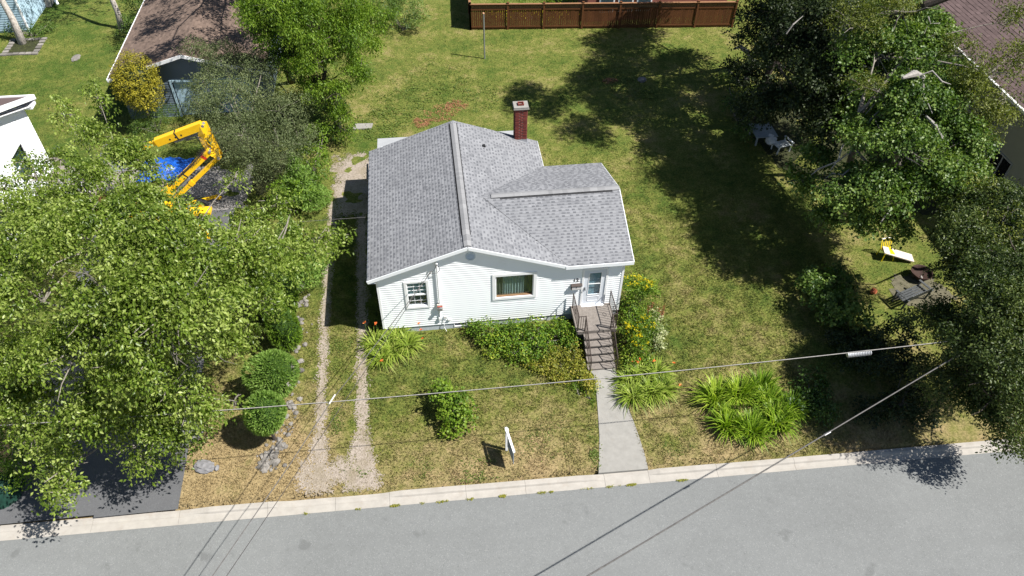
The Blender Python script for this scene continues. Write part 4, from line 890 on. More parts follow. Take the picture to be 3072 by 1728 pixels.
# tilted white yard sign
sx_, sy_ = (4.85, -5.91); gzs = float(gz(sx_, sy_))
sg = thing('yard_sign', 'white framed yard sign turned edge on in the front lawn', 'sign', (sx_, sy_, gzs))
MB().box(sx_ - .045, sx_ + .045, sy_ - .045, sy_ + .045, gzs - .1, gzs + 1.30).build('post', M['white'], sg); sd = Vector((.16, -.98, 0)).normalized(); tp_ = Vector((sx_, sy_, gzs + 1.30))
MB().obox(tp_ - sd * .12 + Vector((0, 0, .0)), tp_ + sd * .98, .08, .08).build('arm', M['white'], sg)
pb = MB(); a_ = Vector((sx_, sy_, gzs)) + sd * .10; b_ = Vector((sx_, sy_, gzs)) + sd * .90; pb.slab([a_ + Vector((0, 0, .40)), b_ + Vector((0, 0, .40)), b_ + Vector((0, 0, 1.18)), a_ + Vector((0, 0, 1.18))], (.02, .008, 0)); pb.build('panel', plain('grey sign panel', (.22, .26, .31), .5, .3, 3.), sg)
for t_ in (.2, .8): p = Vector((sx_, sy_, gzs)) + sd * t_; MB().tube([p + Vector((0, 0, 1.18)), p + Vector((0, 0, 1.28))], .012, 4).build('hanger', M['galv'], sg)
MB().box(sx_ - .06, sx_ + .06, sy_ - .06, sy_ + .06, gzs + 1.33, gzs + 1.37).build('post_cap', M['white'], sg)
# stones, slabs, boulders
def stone_thing(label, u, r, seed, mat='boulder', cat='boulder', name='boulder', sub=2):
    x, y = u; z = float(gz(x, y)); mb = MB().rock((x, y, z + r[2] * .45), r, random.Random(seed), .5, sub); o = mb.build(name, M[mat], None, (x, y, z)); return tag(o, label, cat)
stone_thing('upright blue grey boulder under the big maple by the asphalt drive', (-6.99, -4.02), (.36, .32, .5), 1); stone_thing('flat pale stone on the parched verge beside the asphalt drive', (-6.4, -5.41), (.42, .26, .12), 2)
stone_thing('small round stone beside the flat pale stone on the verge', (-5.93, -5.51), (.12, .1, .08), 3, sub=1); stone_thing('flat grey stone lying in the lawn of the left yard', (-19.03, 25.76), (.42, .26, .06), 4, 'stone', 'stone', 'flat_stone')
stone_thing('pale flat stone lying in tree shade in the back lawn', (16.21, 19.44), (.30, .26, .10), 5, 'stone', 'stone', 'flat_stone')
x, y = (-0.87, 16.07); tag(MB().slab([(x - .55, y - .28, -.43), (x + .5, y - .28, -.43), (x + .6, y + .2, -.43), (x - .4, y + .26, -.43)], (0, 0, .08)).build('paving_slab', M['conc'], None, (x, y, -.45)), 'single concrete slab at the far end of the gravel driveway', 'slab')
rk = thing('rock_border', 'low border of grey field stones between the spruces and the driveway', 'rock border', (-3.3, -3, -.6))
cand = [(-3.62, 4.32), (-3.4, 3.01), (-3.39, 1.55), (-3.47, 0.41), (-3.48, -1.86), (-3.47, -3.37), (-3.56, -4.26), (-3.75, -4.93), (-4.1, -5.23), (-4.35, -5.54), (-3.7, -5.53), (-3.42, 6.78)]
for i in range(190):
    t = rnd.random() ** .8 * (len(cand) - 2); k = int(t); f = t - k; x = cand[k][0] * (1 - f) + cand[k + 1][0] * f + rnd.gauss(0, .20); y = cand[k][1] * (1 - f) + cand[k + 1][1] * f + rnd.gauss(0, .14); s = rnd.uniform(.05, .16)
    MB().rock((x, y, float(gz(x, y)) + s * .2), (s, s * rnd.uniform(.6, 1), s * .6), rnd, rnd.random(), 0).build('stone', M['stone'], rk)
pl = thing('stone_planter', 'square edging of flat stones round the pale trunk', 'edging', (-22.7, 27.63, -.45)); cx0, cy0 = (-22.7, 27.63)
for k in range(22):
    side, t = k % 4, (k // 4) / 5.2 - .5; x, y = [(cx0 + t * 2, cy0 - .95), (cx0 + .95, cy0 + t * 2), (cx0 + t * 2, cy0 + .95), (cx0 - .95, cy0 + t * 2)][side]
    MB().box(x - .17, x + .17, y - .13, y + .13, -.46, -.38 + rnd.uniform(-.01, .02), rnd.random()).build('stone', M['stone'], pl)
tag(MB().box(cx0 - .8, cx0 + .8, cy0 - .8, cy0 + .8, -.46, -.425).build('planter_soil', M['soil'], None, (cx0, cy0, -.45)), 'bare brown soil inside the square stone edging', 'soil')

# boom lift
bl_ = thing('boom_lift', 'yellow folding boom lift parked behind the big maple', 'boom lift', (-10.4, 10.4, -.45))
A = Vector((-10.24, 8.89, 0.9)); B = Vector((-7.46, 9.6, 3.0)); A2 = A + Vector((.28, -.05, -.42)); B2 = B + Vector((.34, -.05, -.35))
off = Vector((0, 0, 0)); up3 = (0, 0, 1)
MB().obox(A.lerp(B, .12), B, .26, .26).obox(A.lerp(B, .10), A.lerp(B, .24), .32, .5).build('lower_boom', M['yellow'], bl_)
MB().obox(A2, B2, .14, .17).obox(A2.lerp(B2, .44), A2.lerp(B2, .5), .2, .22).build('tie_bar', M['yellow'], bl_)
MB().obox(A2.lerp(B2, .0) + Vector((-.1, .1, .1)), A.lerp(B2, .5), .10, .10).build('lift_cylinder', M['steel'], bl_)
T_ = Vector((-7.55, 10.11, 4.1)); D_ = T_ - Vector((.35, 0, .62))
pr3 = MB(); e = Vector((0, .13, 0))
for s_ in (-1, 1):
    o_ = e * s_; outer = [T_ + Vector((-.16, 0, .10)), T_ + Vector((.14, 0, .05)), B2 + Vector((.16, 0, .05)), B2 + Vector((-.02, 0, -.16)), B + Vector((-.12, 0, -.1)), D_ + Vector((-.02, 0, .05))]
    cen = sum(outer, Vector()) / 6; inner = [cen.lerp(p, .42) for p in outer]
    for k in range(6): pr3.slab([outer[k] + o_, outer[(k + 1) % 6] + o_, inner[(k + 1) % 6] + o_, inner[k] + o_], (0, .03, 0))
    pr3.slab([inner[0] + o_, inner[1] + o_, inner[1].lerp(inner[4], .18) + o_, inner[0].lerp(inner[3], .18) + o_], (0, .03, 0)); pr3.slab([inner[2].lerp(inner[5], .45) + o_, inner[2].lerp(inner[5], .62) + o_, inner[5] + o_, inner[0].lerp(inner[5], .7) + o_], (0, .03, 0))
pr3.build('link_plate', M['yellow'], bl_)
for p in (T_, B, B2, D_): MB().tube([p - e * 1.35, p + e * 1.35], .07, 8).build('pivot_pin', M['galv'], bl_)
U1 = Vector((-9.87, 10.0, 3.35)); U2 = Vector((-11.35, 9.93, 2.9))
MB().obox(T_ - Vector((.05, 0, .02)), U1, .30, .36).build('upper_boom', M['yellow'], bl_); MB().obox(U1, U2, .19, .2).build('boom_extension', M['yellow'], bl_)
MB().obox(D_ + Vector((.1, 0, .15)), U1.lerp(T_, .35) - Vector((0, 0, .32)), .09, .09).build('boom_cylinder', M['steel'], bl_)
hm = MB()
for t_ in (.30, .42, .54): p = U1.lerp(T_, t_) + Vector((0, -.152, -.04)); hm.tube([p, p - Vector((0, .006, 0))], .045, 8)
hm.build('lightening_hole', M['dark'], bl_)
bp = U2 + Vector((-.5, 0, -.2)); bk_ = MB()
for dx in (-.5, .5):
    for dy in (-.35, .35): bk_.tube([bp + Vector((dx, dy, -.55)), bp + Vector((dx, dy, .5))], .02, 6)
for z in (-.55, 0, .5):
    for a1, b1 in (((-.5, -.35), (.5, -.35)), ((.5, -.35), (.5, .35)), ((.5, .35), (-.5, .35)), ((-.5, .35), (-.5, -.35))): bk_.tube([bp + Vector((a1[0], a1[1], z)), bp + Vector((b1[0], b1[1], z))], .02, 5)
bk_.build('basket', M['galv'], bl_); MB().box(bp.x - .5, bp.x + .5, bp.y - .35, bp.y + .35, bp.z - .58, bp.z - .55).build('basket_floor', M['steel'], bl_)
MB().box(A.x - .55, A.x + .45, A.y - .6, A.y + .5, -.05, .75).build('counterweight', M['yellow'], bl_); MB().box(A.x - .2, A.x + .2, A.y - .2, A.y + .2, .75, 1.05).build('turret', M['steel'], bl_)
MB().obox((A.x - 1.6, A.y - .1, .05), (A.x + 2.2, A.y - .1, .05), .5, .16).build('chassis', M['yellow'], bl_)
for dx, dy in ((-1.3, -.75), (-1.3, .6), (1.6, -.75), (1.6, .6)):
    wv_ = MB().tube([(A.x + dx, A.y + dy - .12, -.12), (A.x + dx, A.y + dy + .12, -.12)], .32, 14).build('wheel', M['black'], bl_); MB().tube([(A.x + dx, A.y + dy - .125, -.12), (A.x + dx, A.y + dy + .125, -.12)], .15, 10).build('rim', M['yellow'], wv_)
for sx3, sy3 in ((-1, -1), (1, -1), (1, 1), (-1, 1)):
    MB().obox((A.x + .9 * sx3, A.y + .3 * sy3, .2), (A.x + 2.2 * sx3, A.y + 1.5 * sy3, -.3), .12, .12).tube([(A.x + 2.2 * sx3, A.y + 1.5 * sy3, -.44), (A.x + 2.2 * sx3, A.y + 1.5 * sy3, -.40)], .16, 10).build('outrigger', M['yellow'], bl_)
def boom_text(body, a, b, t0, size, par, rise, dn=(0, 0, 0)):
    d = (b - a).normalized(); nrm = Vector((0, -1, .8)); nrm = (nrm - d * nrm.dot(d)).normalized(); upv = nrm.cross(d).normalized()
    c_ = bpy.data.curves.new('lettering', 'FONT'); c_.body = body; c_.size = size; c_.extrude = .003; c_.align_y = 'CENTER'; c_.materials.append(M['iron'])
    o = solid_text(c_, 'lettering'); COL.objects.link(o); o.parent = par; m_ = Matrix((d, upv, nrm)).transposed().to_4x4(); m_.translation = a.lerp(b, t0) + nrm * rise - ORG[bl_]; o.matrix_basis = m_
boom_text('HAULOTTE', A, B, .66, .19, bl_, .19); boom_text('0', A, B, .30, .26, bl_, .20)
for k_ in (-.06, .0, .06):
    hz = Vector((k_, -.12, .17)); MB().tube([A.lerp(B, .05) + hz, A.lerp(B, .3) + hz + Vector((0, 0, .05)), A.lerp(B, .6) + hz, B + hz + Vector((-.05, 0, .12)), B.lerp(T_, .5) + Vector((-.3 + k_, -.1, .1)), D_ + Vector((k_, -.2, .05)), D_.lerp(U1, .3) + Vector((0, -.1 + k_, -.05))], .018, 5).build('hose', M['black'], bl_)
for t_, w_ in ((.86, .10), (.5, .05)): MB().obox(A.lerp(B, t_), A.lerp(B, t_ + w_ * .4), .264, .264).build('decal', M['red'] if w_ > .07 else M['black'], bl_)
MB().obox(T_.lerp(U1, .55), T_.lerp(U1, .58), .304, .364).build('decal', M['black'], bl_)
# blue tarpaulin heap
tx, ty = (-10.96, 12.94); xs = np.linspace(-1.35, 1.2, 34); ys = np.linspace(-1.0, .9, 24); X, Y = np.meshgrid(xs, ys)
Z = .10 + .5 * np.exp(-((X + .2) ** 2 / 1.2 + Y ** 2 / .5)) + .09 * fnoise(X, Y, 2.4, 90) + .03 * fnoise(X, Y, 7, 91); idx = np.arange(X.size).reshape(X.shape)
edge = 1 + .12 * fnoise(X * 1.0, Y, 1.5, 92); F = np.stack([idx[:-1, :-1], idx[:-1, 1:], idx[1:, 1:], idx[1:, :-1]], -1).reshape(-1, 4)
tag(place(npmesh(np.stack([X * edge + tx, Y * edge + ty, Z - .4], -1).reshape(-1, 3), F, M['tarp']), 'blue_tarpaulin', None, (tx, ty, -.45)), 'crumpled bright blue tarpaulin under the yellow boom lift', 'tarpaulin')
# green covered heap bottom left
tx, ty = (-13.22, -5.6); xs = np.linspace(-1.1, 1.0, 30); ys = np.linspace(-.9, .9, 24); X, Y = np.meshgrid(xs, ys); rr_ = (X / 1.05) ** 2 + (Y / .9) ** 2
Z = .95 * np.clip(1 - rr_, 0, 1) ** .45 + (.12 * fnoise(X, Y, 2.6, 95) + .05 * fnoise(X, Y, 8, 96)) * (rr_ < 1) ; idx = np.arange(X.size).reshape(X.shape); F = np.stack([idx[:-1, :-1], idx[:-1, 1:], idx[1:, 1:], idx[1:, :-1]], -1).reshape(-1, 4)
tag(place(npmesh(np.stack([X * .72 + tx - .25, Y * .8 + ty, Z * .8 - .82], -1).reshape(-1, 3), F, M['greent']), 'green_cover', None, (tx, ty, -.8)), 'dark green plastic cover over a bin beside the asphalt drive', 'cover')

# right yard: chairs, table, bench board, fire bowl
x, y = (24.5, 2.58)
bd = thing('plank_bench', 'bleached plank leaning on a yellow plastic chair in the sunny clearing', 'plank', (x, y, -.45))
pa, pbv = Vector((23.66, 2.46, 0.05)), Vector((25.08, 2.1, -0.32)); MB().obox(pa, pbv, .52, .05).build('board', M['plank'], bd)
x, y = (23.88, 2.43); yc = thing('yellow_chair', 'small yellow slatted chair under the end of the bleached plank', 'chair', (x, y, -.45))
for dx, dy in ((-.22, -.2), (.22, -.24), (-.22, .22), (.22, .2)): MB().tube([(x + dx * 1.25, y + dy * 1.2, -.45), (x + dx, y + dy, -.02)], .022, 6).build('leg', M['chairy'], yc)
MB().box(x - .24, x + .24, y - .24, y + .24, -.03, 0).build('seat', M['chairy'], yc)
for k in range(6): MB().obox((x - .23 + k * .09, y + .22, 0), (x - .25 + k * .1, y + .36, .42), .035, .02).build('slat', M['chairy'], yc)
MB().tube([(x - .28, y + .36, .42), (x, y + .39, .47), (x + .28, y + .36, .42)], .028, 6).build('top_rail', plain('white plastic', (.75, .72, .66)), yc)
x, y = (24.84, 0.91); fb = thing('fire_bowl', 'rusted black fire bowl on bare ground in the sunny clearing', 'fire bowl', (x, y, -.45)); V = []; F = []
for k in range(16):
    a = k / 16 * 6.283
    for (r_, z) in ((.2, .05), (.36, .14), (.47, .36), (.5, .38), (.44, .36), (.34, .2), (0.02, .12)): V.append((x + r_ * math.cos(a) * (1 + .05 * math.sin(5 * a)), y + r_ * math.sin(a), -.45 + z + .04))
for k in range(16):
    for j in range(6): a, b = k * 7 + j, ((k + 1) % 16) * 7 + j; F.append((a, b, b + 1, a + 1))
MB().add(V, F).build('bowl', M['rust'], fb)
for k in range(3): a = k * 2.09; MB().tube([(x + .3 * math.cos(a), y + .3 * math.sin(a), -.45), (x + .22 * math.cos(a), y + .22 * math.sin(a), -.3)], .02, 5).build('leg', M['rust'], fb)
MB().rock((x - .03, y - .12, -.26), (.11, .07, .05), rnd, .5, 0).build('charred_log', M['bone'], fb)
def lawn_seat(name, label, cat, x, y, w, mat, ang=0., back=True):
    t = thing(name, label, cat, (x, y, -.45)); c_, s_ = math.cos(ang), math.sin(ang); q = lambda a, b, z: (x + a * c_ - b * s_, y + a * s_ + b * c_, z)
    for k in range(5): MB().obox(q(-w / 2, -.24 + k * .12, -.03), q(w / 2, -.24 + k * .12, -.03), .095, .022).build('seat_slat', mat, t)
    for dx in (-w / 2 + .03, w / 2 - .03):
        MB().obox(q(dx, -.27, -.45), q(dx, -.27, .17), .06, .06).build('leg', mat, t); MB().obox(q(dx, .27, -.45), q(dx, .36, .17), .06, .06).build('leg', mat, t); MB().obox(q(dx, -.34, .19), q(dx, .42, .19), .11, .025).build('armrest', mat, t)
    if back:
        n = max(5, int(w / .11))
        for k in range(n): MB().obox(q(-w / 2 + .07 + k * (w - .14) / (n - 1), .27, -.05), q(-w / 2 + .07 + k * (w - .14) / (n - 1), .47, .52), .08, .022).build('back_slat', mat, t)
    return t
x, y = (23.69, -0.35); lawn_seat('garden_bench', 'dark timber garden bench in shade below the fire bowl', 'bench', x, y, 1.5, plain('blackened bench timber', (.06, .065, .068), .6, .3, 9.), .35 + math.pi)
x, y = (22.07, 11.37); ch_ = lawn_seat('garden_chair', 'pale grey wide armed garden chair under the right hand trees', 'chair', x, y, .85, plain('pale grey painted timber', (.52, .55, .56), .7, .1), .25 + math.pi, False)
x, y = (21.31, 12.45); tb = thing('picnic_table', 'grey blue weathered table top beside the garden chair', 'table', (x, y, -.45))
for k in range(6): MB().obox((x - .62, y - .62 + k * .23, .22), (x + .62, y - .62 + k * .23, .22), .215, .04).build('plank', M['dwood'], tb)
for dx, dy in ((-.45, -.5), (.45, -.5), (-.45, .5), (.45, .5)): MB().obox((x + dx, y + dy, -.45), (x + dx, y + dy, .2), .08, .08).build('leg', M['dwood'], tb)
x, y = (21.61, 11.8); um = thing('folded_umbrella', 'crumpled silver cloth between the grey table and the chair', 'cloth', (x, y, -.45)); mb = MB().rock((x, y, -.02), (.36, .3, .3), random.Random(4), .5, 1); mb.build('cloth', M['silver'], um); MB().tube([(x, y, -.45), (x, y, .35)], .02, 5).build('stick', M['galv'], um)
x, y = (22.25, 0.22); tag(MB().rock((x, y, -.3), (.16, .14, .16), random.Random(8), .5, 1).build('garden_ornament', plain('terracotta red', (.4, .11, .05), .8), None, (x, y, -.45)), 'small rust red ornament between the shrub and the bench', 'ornament')
# pallet rack by the garage
x, y = (-8.93, 15.93); rkk = thing('wooden_rack', 'low grey wooden rack in front of the garage', 'rack', (x, y, -.45))
for k in range(4): MB().obox((x - .9, y + .18 * k, -.25), (x + .9, y + .18 * k, -.25), .09, .02).build('slat', M['deck'], rkk)
for dx in (-.7, 0, .7): MB().obox((x + dx, y, -.36), (x + dx, y + .55, -.36), .06, .18).build('bearer', M['deck'], rkk)

# ================================================================ WIRES
def wire(name, label, pts, r, mat, cat='cable', sag=0., extra=None, n=26):
    a, b = Vector(pts[0]), Vector(pts[-1]); P_ = []
    for i in range(n + 1):
        t = i / n; p = a.lerp(b, t); p.z -= 4 * sag * t * (1 - t); P_.append(p)
    t = thing(name, label, cat, tuple(a)); MB().tube(P_, r, 6).build('cable', mat, t, smooth=True); return t, P_
mw, MP = wire('main_cable', 'lashed telephone cable strung parallel to the road across the front yard', [(-30, -6.15, 5.2), (44, -6.75, 6.4)], .014, plain('silver lashed cable', (.27, .26, .245), .6, .25, 14.), sag=1.95, n=60)
zc = lambda x: np.interp(x, [p.x for p in MP], [p.z for p in MP]); yc_ = lambda x: np.interp(x, [p.x for p in MP], [p.y for p in MP])
MB().tube([(x, float(yc_(x)) + .012, float(zc(x)) - .045 - .01 * math.sin(x * 3)) for x in np.arange(-12, 26, .5)], .008, 4).build('messenger', M['cabledark'], mw)
xb = 17.0; sb = MB().tube([(xb - .42, float(yc_(xb)), float(zc(xb)) - .13), (xb + .42, float(yc_(xb)), float(zc(xb)) - .11)], .085, 12).build('splice_case', M['galv'], mw)
for k in range(14): x = xb - .38 + k * .058; MB().tube([(x, float(yc_(x)), float(zc(x)) - .12), (x + .02, float(yc_(x)), float(zc(x)) - .12)], .10, 12).build('rib', plain('grey closure', (.26, .27, .29), .5), sb)
J = (-.95, -6.48, 4.03)
s1, P1 = wire('service_drop', 'twisted service line from the cable junction to the white house mast', [J, (2.55, -.08, 3.34)], .014, M['cable'], sag=.06); MB().tube([(-4.9, -13.6, 3.75), (-4.0, -11.87, 3.70), (-2.1, -8.65, 3.93), J], .014, 6).build('street_span', M['cable'], s1)
MB().tube([Vector(J) + Vector((-.08, -.15, 0)), Vector(J) + Vector((.1, .2, .01))], .028, 7).build('insulator', plain('weathered white insulator', (.5, .48, .44)), s1)
s2, P2 = wire('thin_service_line', 'thinner lower line beside the twisted service line above the gravel', [(-5.0, -14.0, 3.3), (2.5, -.06, 3.30)], .010, M['cabledark'], sag=.1)
dg, DP = wire('diagonal_cable', 'dark cable crossing diagonally over the road at the right', [(2.0, -14.9, 3.55), (24.5, -5.3, 4.4)], .022, M['cable'], sag=.0, n=40)
for t_ in (.56,): p = Vector((2.0, -14.9, 3.55)).lerp(Vector((24.5, -5.3, 4.4)), t_); MB().tube([p - Vector((.12, .05, .02)), p + Vector((.12, .05, -.02))], .035, 6).build('clamp', M['galv'], dg)
ew, EP = wire('side_line', 'thin pale line from the left eave into the big maple', [(.0, 4.2, 2.75), (-6.0, 2.2, 4.4)], .008, M['cable'])
# ================================================================ TREES AND SHRUBS
G0 = lambda x, y: (x, y, float(gz(x, y)))
MK = dict(dens=13, per=20, leaf=.13, aspect=.55, spread=.28, gap=.30, pale=.22, up=.75, droop=.6, tint=(.45, .23), bursts=9)
T1 = [(-7.59, -5.89, 3.3, 1.3, 1.3, 0.94), (-9.48, -6.24, 3.2, 1.1, 1.1, 0.79), (-9.67, -7.13, 2.4, 0.75, 0.75, 0.6), (-8.07, -6.3, 5, 1.5, 1.5, 1.08), (-6.26, -6.01, 2.8, 1.05, 1.05, 0.76), (-5.5, -5.84, 4, 1.2, 1.2, 0.86), (-10.56, -5.43, 4, 1.2, 1.2, 0.86),
 (-10.99, -4.38, 5.2, 1.5, 1.5, 1.08), (-8.24, -5.69, 6.4, 1.8, 1.8, 1.3), (-6.13, -6.08, 6.4, 1.9, 1.9, 1.37), (-4.72, -5.25, 5.4, 1.5, 1.5, 1.08), (-4.05, -3.69, 4.3, 0.8, 0.8, 0.58), (-9.41, -3.97, 7, 1.8, 1.8, 1.3), (-6.72, -4.9, 8, 2.1, 2.1, 1.51), (-4.57, -5.47, 8, 2.0, 2.0, 1.44), (-3.71, -3.75, 6.3, 1.4, 1.4, 1.01), (-3.4, -2.72, 5, 0.7, 0.7, 0.5),
 (-7.64, -6.45, 2.4, 0.7, 0.6, 0.6), (-6.09, -6.43, 2.1, 0.55, 0.5, 0.5), (-4.75, -4.6, 2.0, 0.42, 0.42, 0.3), (-9.73, -7.77, 2.2, 0.55, 0.55, 0.4), (-8.43, -6.41, 3.4, 1.0, 1.0, 0.72), (-6.83, -6.4, 3, 0.9, 0.9, 0.65), (-10.56, -6.11, 3.2, 0.9, 0.9, 0.65), (-7.55, -5.83, 4.6, 1.2, 1.2, 0.86), (-11.1, -5.35, 4.5, 1.0, 1.0, 0.72), (-6.03, -5.75, 4.8, 1.1, 1.1, 0.79), (-7.39, -6.9, 2.1, 0.45, 0.45, 0.32), (-5.36, -6.12, 7.6, 1.7, 1.7, 1.22)]
tree('maple_tree', 'large light green maple beside the asphalt driveway in the lower left', 'tree', G0(-8.2, -2.9), (-6.69, -5.08, 6.6), T1, L['maple'], M['barkg'], 21, .26, crownkw=MK, twigs=7)
T2 = [(-11.05, -0.79, 6.8, 1.5, 1.5, 1.08), (-8.19, -2.45, 8, 1.9, 1.9, 1.37), (-5.57, -3.73, 8.4, 2, 2, 1.44), (-3.91, -3.01, 7.4, 1.7, 1.7, 1.22), (-2.74, -1.02, 6, 1.5, 1.5, 1.08), (-1.66, 0.08, 5, 0.9, 0.9, 0.7), (-0.89, 0.68, 4.9, 0.45, 0.45, 0.32), (-10.01, 2.42, 6.6, 1.4, 1.4, 1.01), (-9.37, 4.65, 6.2, 1.0, 1.0, 0.72), (-8.11, 1.51, 6.6, 1.0, 1.0, 0.72),
 (-12.58, 8.44, 6, 0.5, 0.5, 0.9), (-11.11, 6.79, 6, 0.95, 0.95, 0.68), (-11.42, 9.59, 6, 0.38, 0.4, 0.9), (-13.17, 5.07, 6, 0.5, 0.5, 0.36), (-11.65, 2.17, 6, 1.0, 1.0, 0.72), (-4.2, 1.03, 5.5, 0.75, 0.75, 0.54), (-3.41, 2.51, 5, 0.95, 0.95, 0.68), (-5.19, 4.5, 5, 0.45, 0.45, 0.32), (-11.69, 4.9, 6.2, 0.6, 0.6, 0.43), (-13.28, 3.3, 6, 0.7, 0.7, 0.5), (-8.32, 4.03, 6, 0.85, 0.85, 0.61), (-8.98, 5.71, 6, 0.6, 0.6, 0.43), (-12.12, 1.28, 6.4, 0.9, 0.9, 0.65), (-12.31, 3.94, 6, 0.7, 0.7, 0.5), (-10.44, 0.2, 6.6, 1.0, 1.0, 0.72), (-11.41, -1.52, 6.6, 1.1, 1.1, 0.79), (-7.76, 3.73, 5.4, 0.6, 0.6, 0.43), (-6.16, 0.66, 6, 1.1, 1.1, 0.79), (-7.64, 1.73, 6, 1.0, 1.0, 0.72)]
tree('maple_tree', 'large light green maple behind the first one beside the tall white house', 'tree', G0(-9.2, 2.6), (-5.94, -2.34, 6.8), T2, L['maple'], M['barkg'], 22, .26, crownkw=MK, twigs=7)
# clipped spruces down the driveway
def spruce(label, u, r, h, seed, stretch=1., mat='spruce', dens=560, ln=.12, cat='shrub', name='clipped_spruce', cz=None):
    x, y = u[:2]; z = float(gz(x, y)); t = thing(name, label, cat, (x, y, z)); cl = [(x, y, cz or z + h / 2 + .05, r, r, h / 2)]; MB().tube([(x, y, z - .1), (x, y, z + h * .8)], .07, 7).build('stem', M['barkd'], t)
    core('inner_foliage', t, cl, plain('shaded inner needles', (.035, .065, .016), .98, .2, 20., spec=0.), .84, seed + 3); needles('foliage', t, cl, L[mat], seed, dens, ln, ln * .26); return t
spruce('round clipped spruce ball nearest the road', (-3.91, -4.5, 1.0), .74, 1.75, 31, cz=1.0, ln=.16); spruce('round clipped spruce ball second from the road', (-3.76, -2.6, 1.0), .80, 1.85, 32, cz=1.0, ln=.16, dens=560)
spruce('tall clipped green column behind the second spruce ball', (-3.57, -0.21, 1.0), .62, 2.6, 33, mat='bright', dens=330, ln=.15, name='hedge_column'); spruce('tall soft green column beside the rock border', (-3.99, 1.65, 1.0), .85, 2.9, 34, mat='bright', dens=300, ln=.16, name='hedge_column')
def conifer(label, u, r, h, seed, mat, n=26, name='spruce_tree', cat='tree', ln=.16):
    x, y = u; z = float(gz(x, y)); t = thing(name, label, cat, (x, y, z)); rr = random.Random(seed); MB().tube([(x, y, z - .2), (x, y, z + h * .96)], [.14, .02], 7).build('trunk', M['barkd'], t)
    cl = []; bm = MB()
    for i in range(n):
        f = (i + .5) / n; a = i * 2.4 + rr.random(); rad = r * (1 - f) ** .75 * rr.uniform(.75, 1.1); cx, cy, cz = x + math.cos(a) * rad * .55, y + math.sin(a) * rad * .55, z + .3 + h * .93 * f
        cl.append((cx, cy, cz, max(.2, rad * .62), max(.2, rad * .62), max(.22, h / n * 1.6))); bm.tube([(x, y, cz + .1), (cx, cy, cz), (x + math.cos(a) * rad, y + math.sin(a) * rad, cz - .12)], [.03, .02, .005], 4)
    bm.build('branches', M['barkd'], t); needles('crown', t, cl, L[mat], seed, 230, ln, ln * .3, .6, .6, -.1, gap=.05, low=-.9); return t
conifer('feathery spruce between the maple crown and the gravel tracks', (-3.57, 4.05), 1.35, 3.6, 35, 'spruce'); conifer('bushy young spruce beside the far gravel tracks', (-3.68, 9.23), 1.25, 3.0, 36, 'spruce', 20)
def shrub(name, label, cat, clumps, lm, seed, bm='barkg', stems=True, **kw):
    bxx = sum(c[0] for c in clumps) / len(clumps); byy = sum(c[1] for c in clumps) / len(clumps); z = float(gz(bxx, byy)); t = thing(name, label, cat, (bxx, byy, z)); rr = random.Random(seed)
    mb = MB()
    for c in clumps:
        for _ in range(3): mb.tube(bend((bxx + rr.gauss(0, .12), byy + rr.gauss(0, .12), z - .05), (c[0] + rr.gauss(0, .3) * c[3], c[1] + rr.gauss(0, .3) * c[4], c[2]), .05, rr, 3), [.028, .02, .014, .006], 4)
    mb.build('stems', M[bm], t); d = dict(dens=15, per=14, leaf=.09, spread=.16, gap=.05, pale=.06, shell=.6); d.update(kw); crown('foliage', t, clumps, L[lm], seed, **d); return t
shrub('leafy_shrub', 'loose bright green shrub at the bend of the gravel driveway', 'shrub', [(-3.54, 9.61, 1.0, 1.0, 1.0, 0.72), (-3.1, 11.71, 0.9, 0.8, 0.8, 0.58), (-3.02, 13.87, 0.9, 0.7, 0.7, 0.5), (-4.18, 8.65, 1.3, 0.8, 0.8, 0.58)], 'bright', 41, dens=14, leaf=.12)
shrub('leafy_shrub', 'dark green broad shrub behind the green cover', 'shrub', [(-12.97, -4.68, 0.5, 1.0, 1.0, 0.72), (-12.6, -5.2, 0.2, 0.6, 0.6, 0.43), (-13.51, -3.48, 0.6, 0.8, 0.8, 0.58), (-12.5, -4.33, 0.4, 0.8, 0.8, 0.58), (-12.71, -5.55, 0.0, 0.5, 0.5, 0.36)], 'bright', 42)
shrub('leafy_shrub', 'yellow green fern like shrub at the left edge under the maple', 'shrub', [(-13.46, -2.35, 1.4, 0.75, 0.75, 0.54)], 'bright', 43, tint=(.7, .15), leaf=.14)
# grey green tree in front of the garage
T3 = [(-7.7, 16.88, 3.7, 1.25, 1.25, 0.9), (-5.45, 16.02, 3.7, 1.3, 1.3, 0.94), (-6.43, 12.33, 4, 1.5, 1.5, 1.08), (-4.43, 12.01, 3.4, 1.35, 1.35, 0.97), (-5.88, 9.94, 3.5, 1.3, 1.3, 0.94), (-4.36, 9.82, 2.8, 1.2, 1.2, 0.86), (-5.65, 9.78, 2, 1.1, 1.1, 0.79), (-8.5, 15.2, 3.2, 0.95, 0.95, 0.68), (-3.6, 11.34, 2.4, 0.9, 0.9, 0.65), (-9.43, 18.54, 3.6, 0.7, 0.7, 0.5), (-8.47, 13.43, 3, 0.85, 0.85, 0.61), (-7.47, 11.19, 3, 0.95, 0.95, 0.68), (-7.21, 10.27, 2, 0.8, 0.8, 0.58)]
tree('hawthorn_tree', 'broad grey green small leaved tree in front of the garage', 'tree', G0(-6.61, 13.62), (-5.87, 12.07, 3.0), T3, L['lilac'], M['barkg'], 23, .14, crownkw=dict(dens=24, per=19, leaf=.085, spread=.24, gap=-.05, pale=.05, aspect=.5, up=.5, shell=.6))
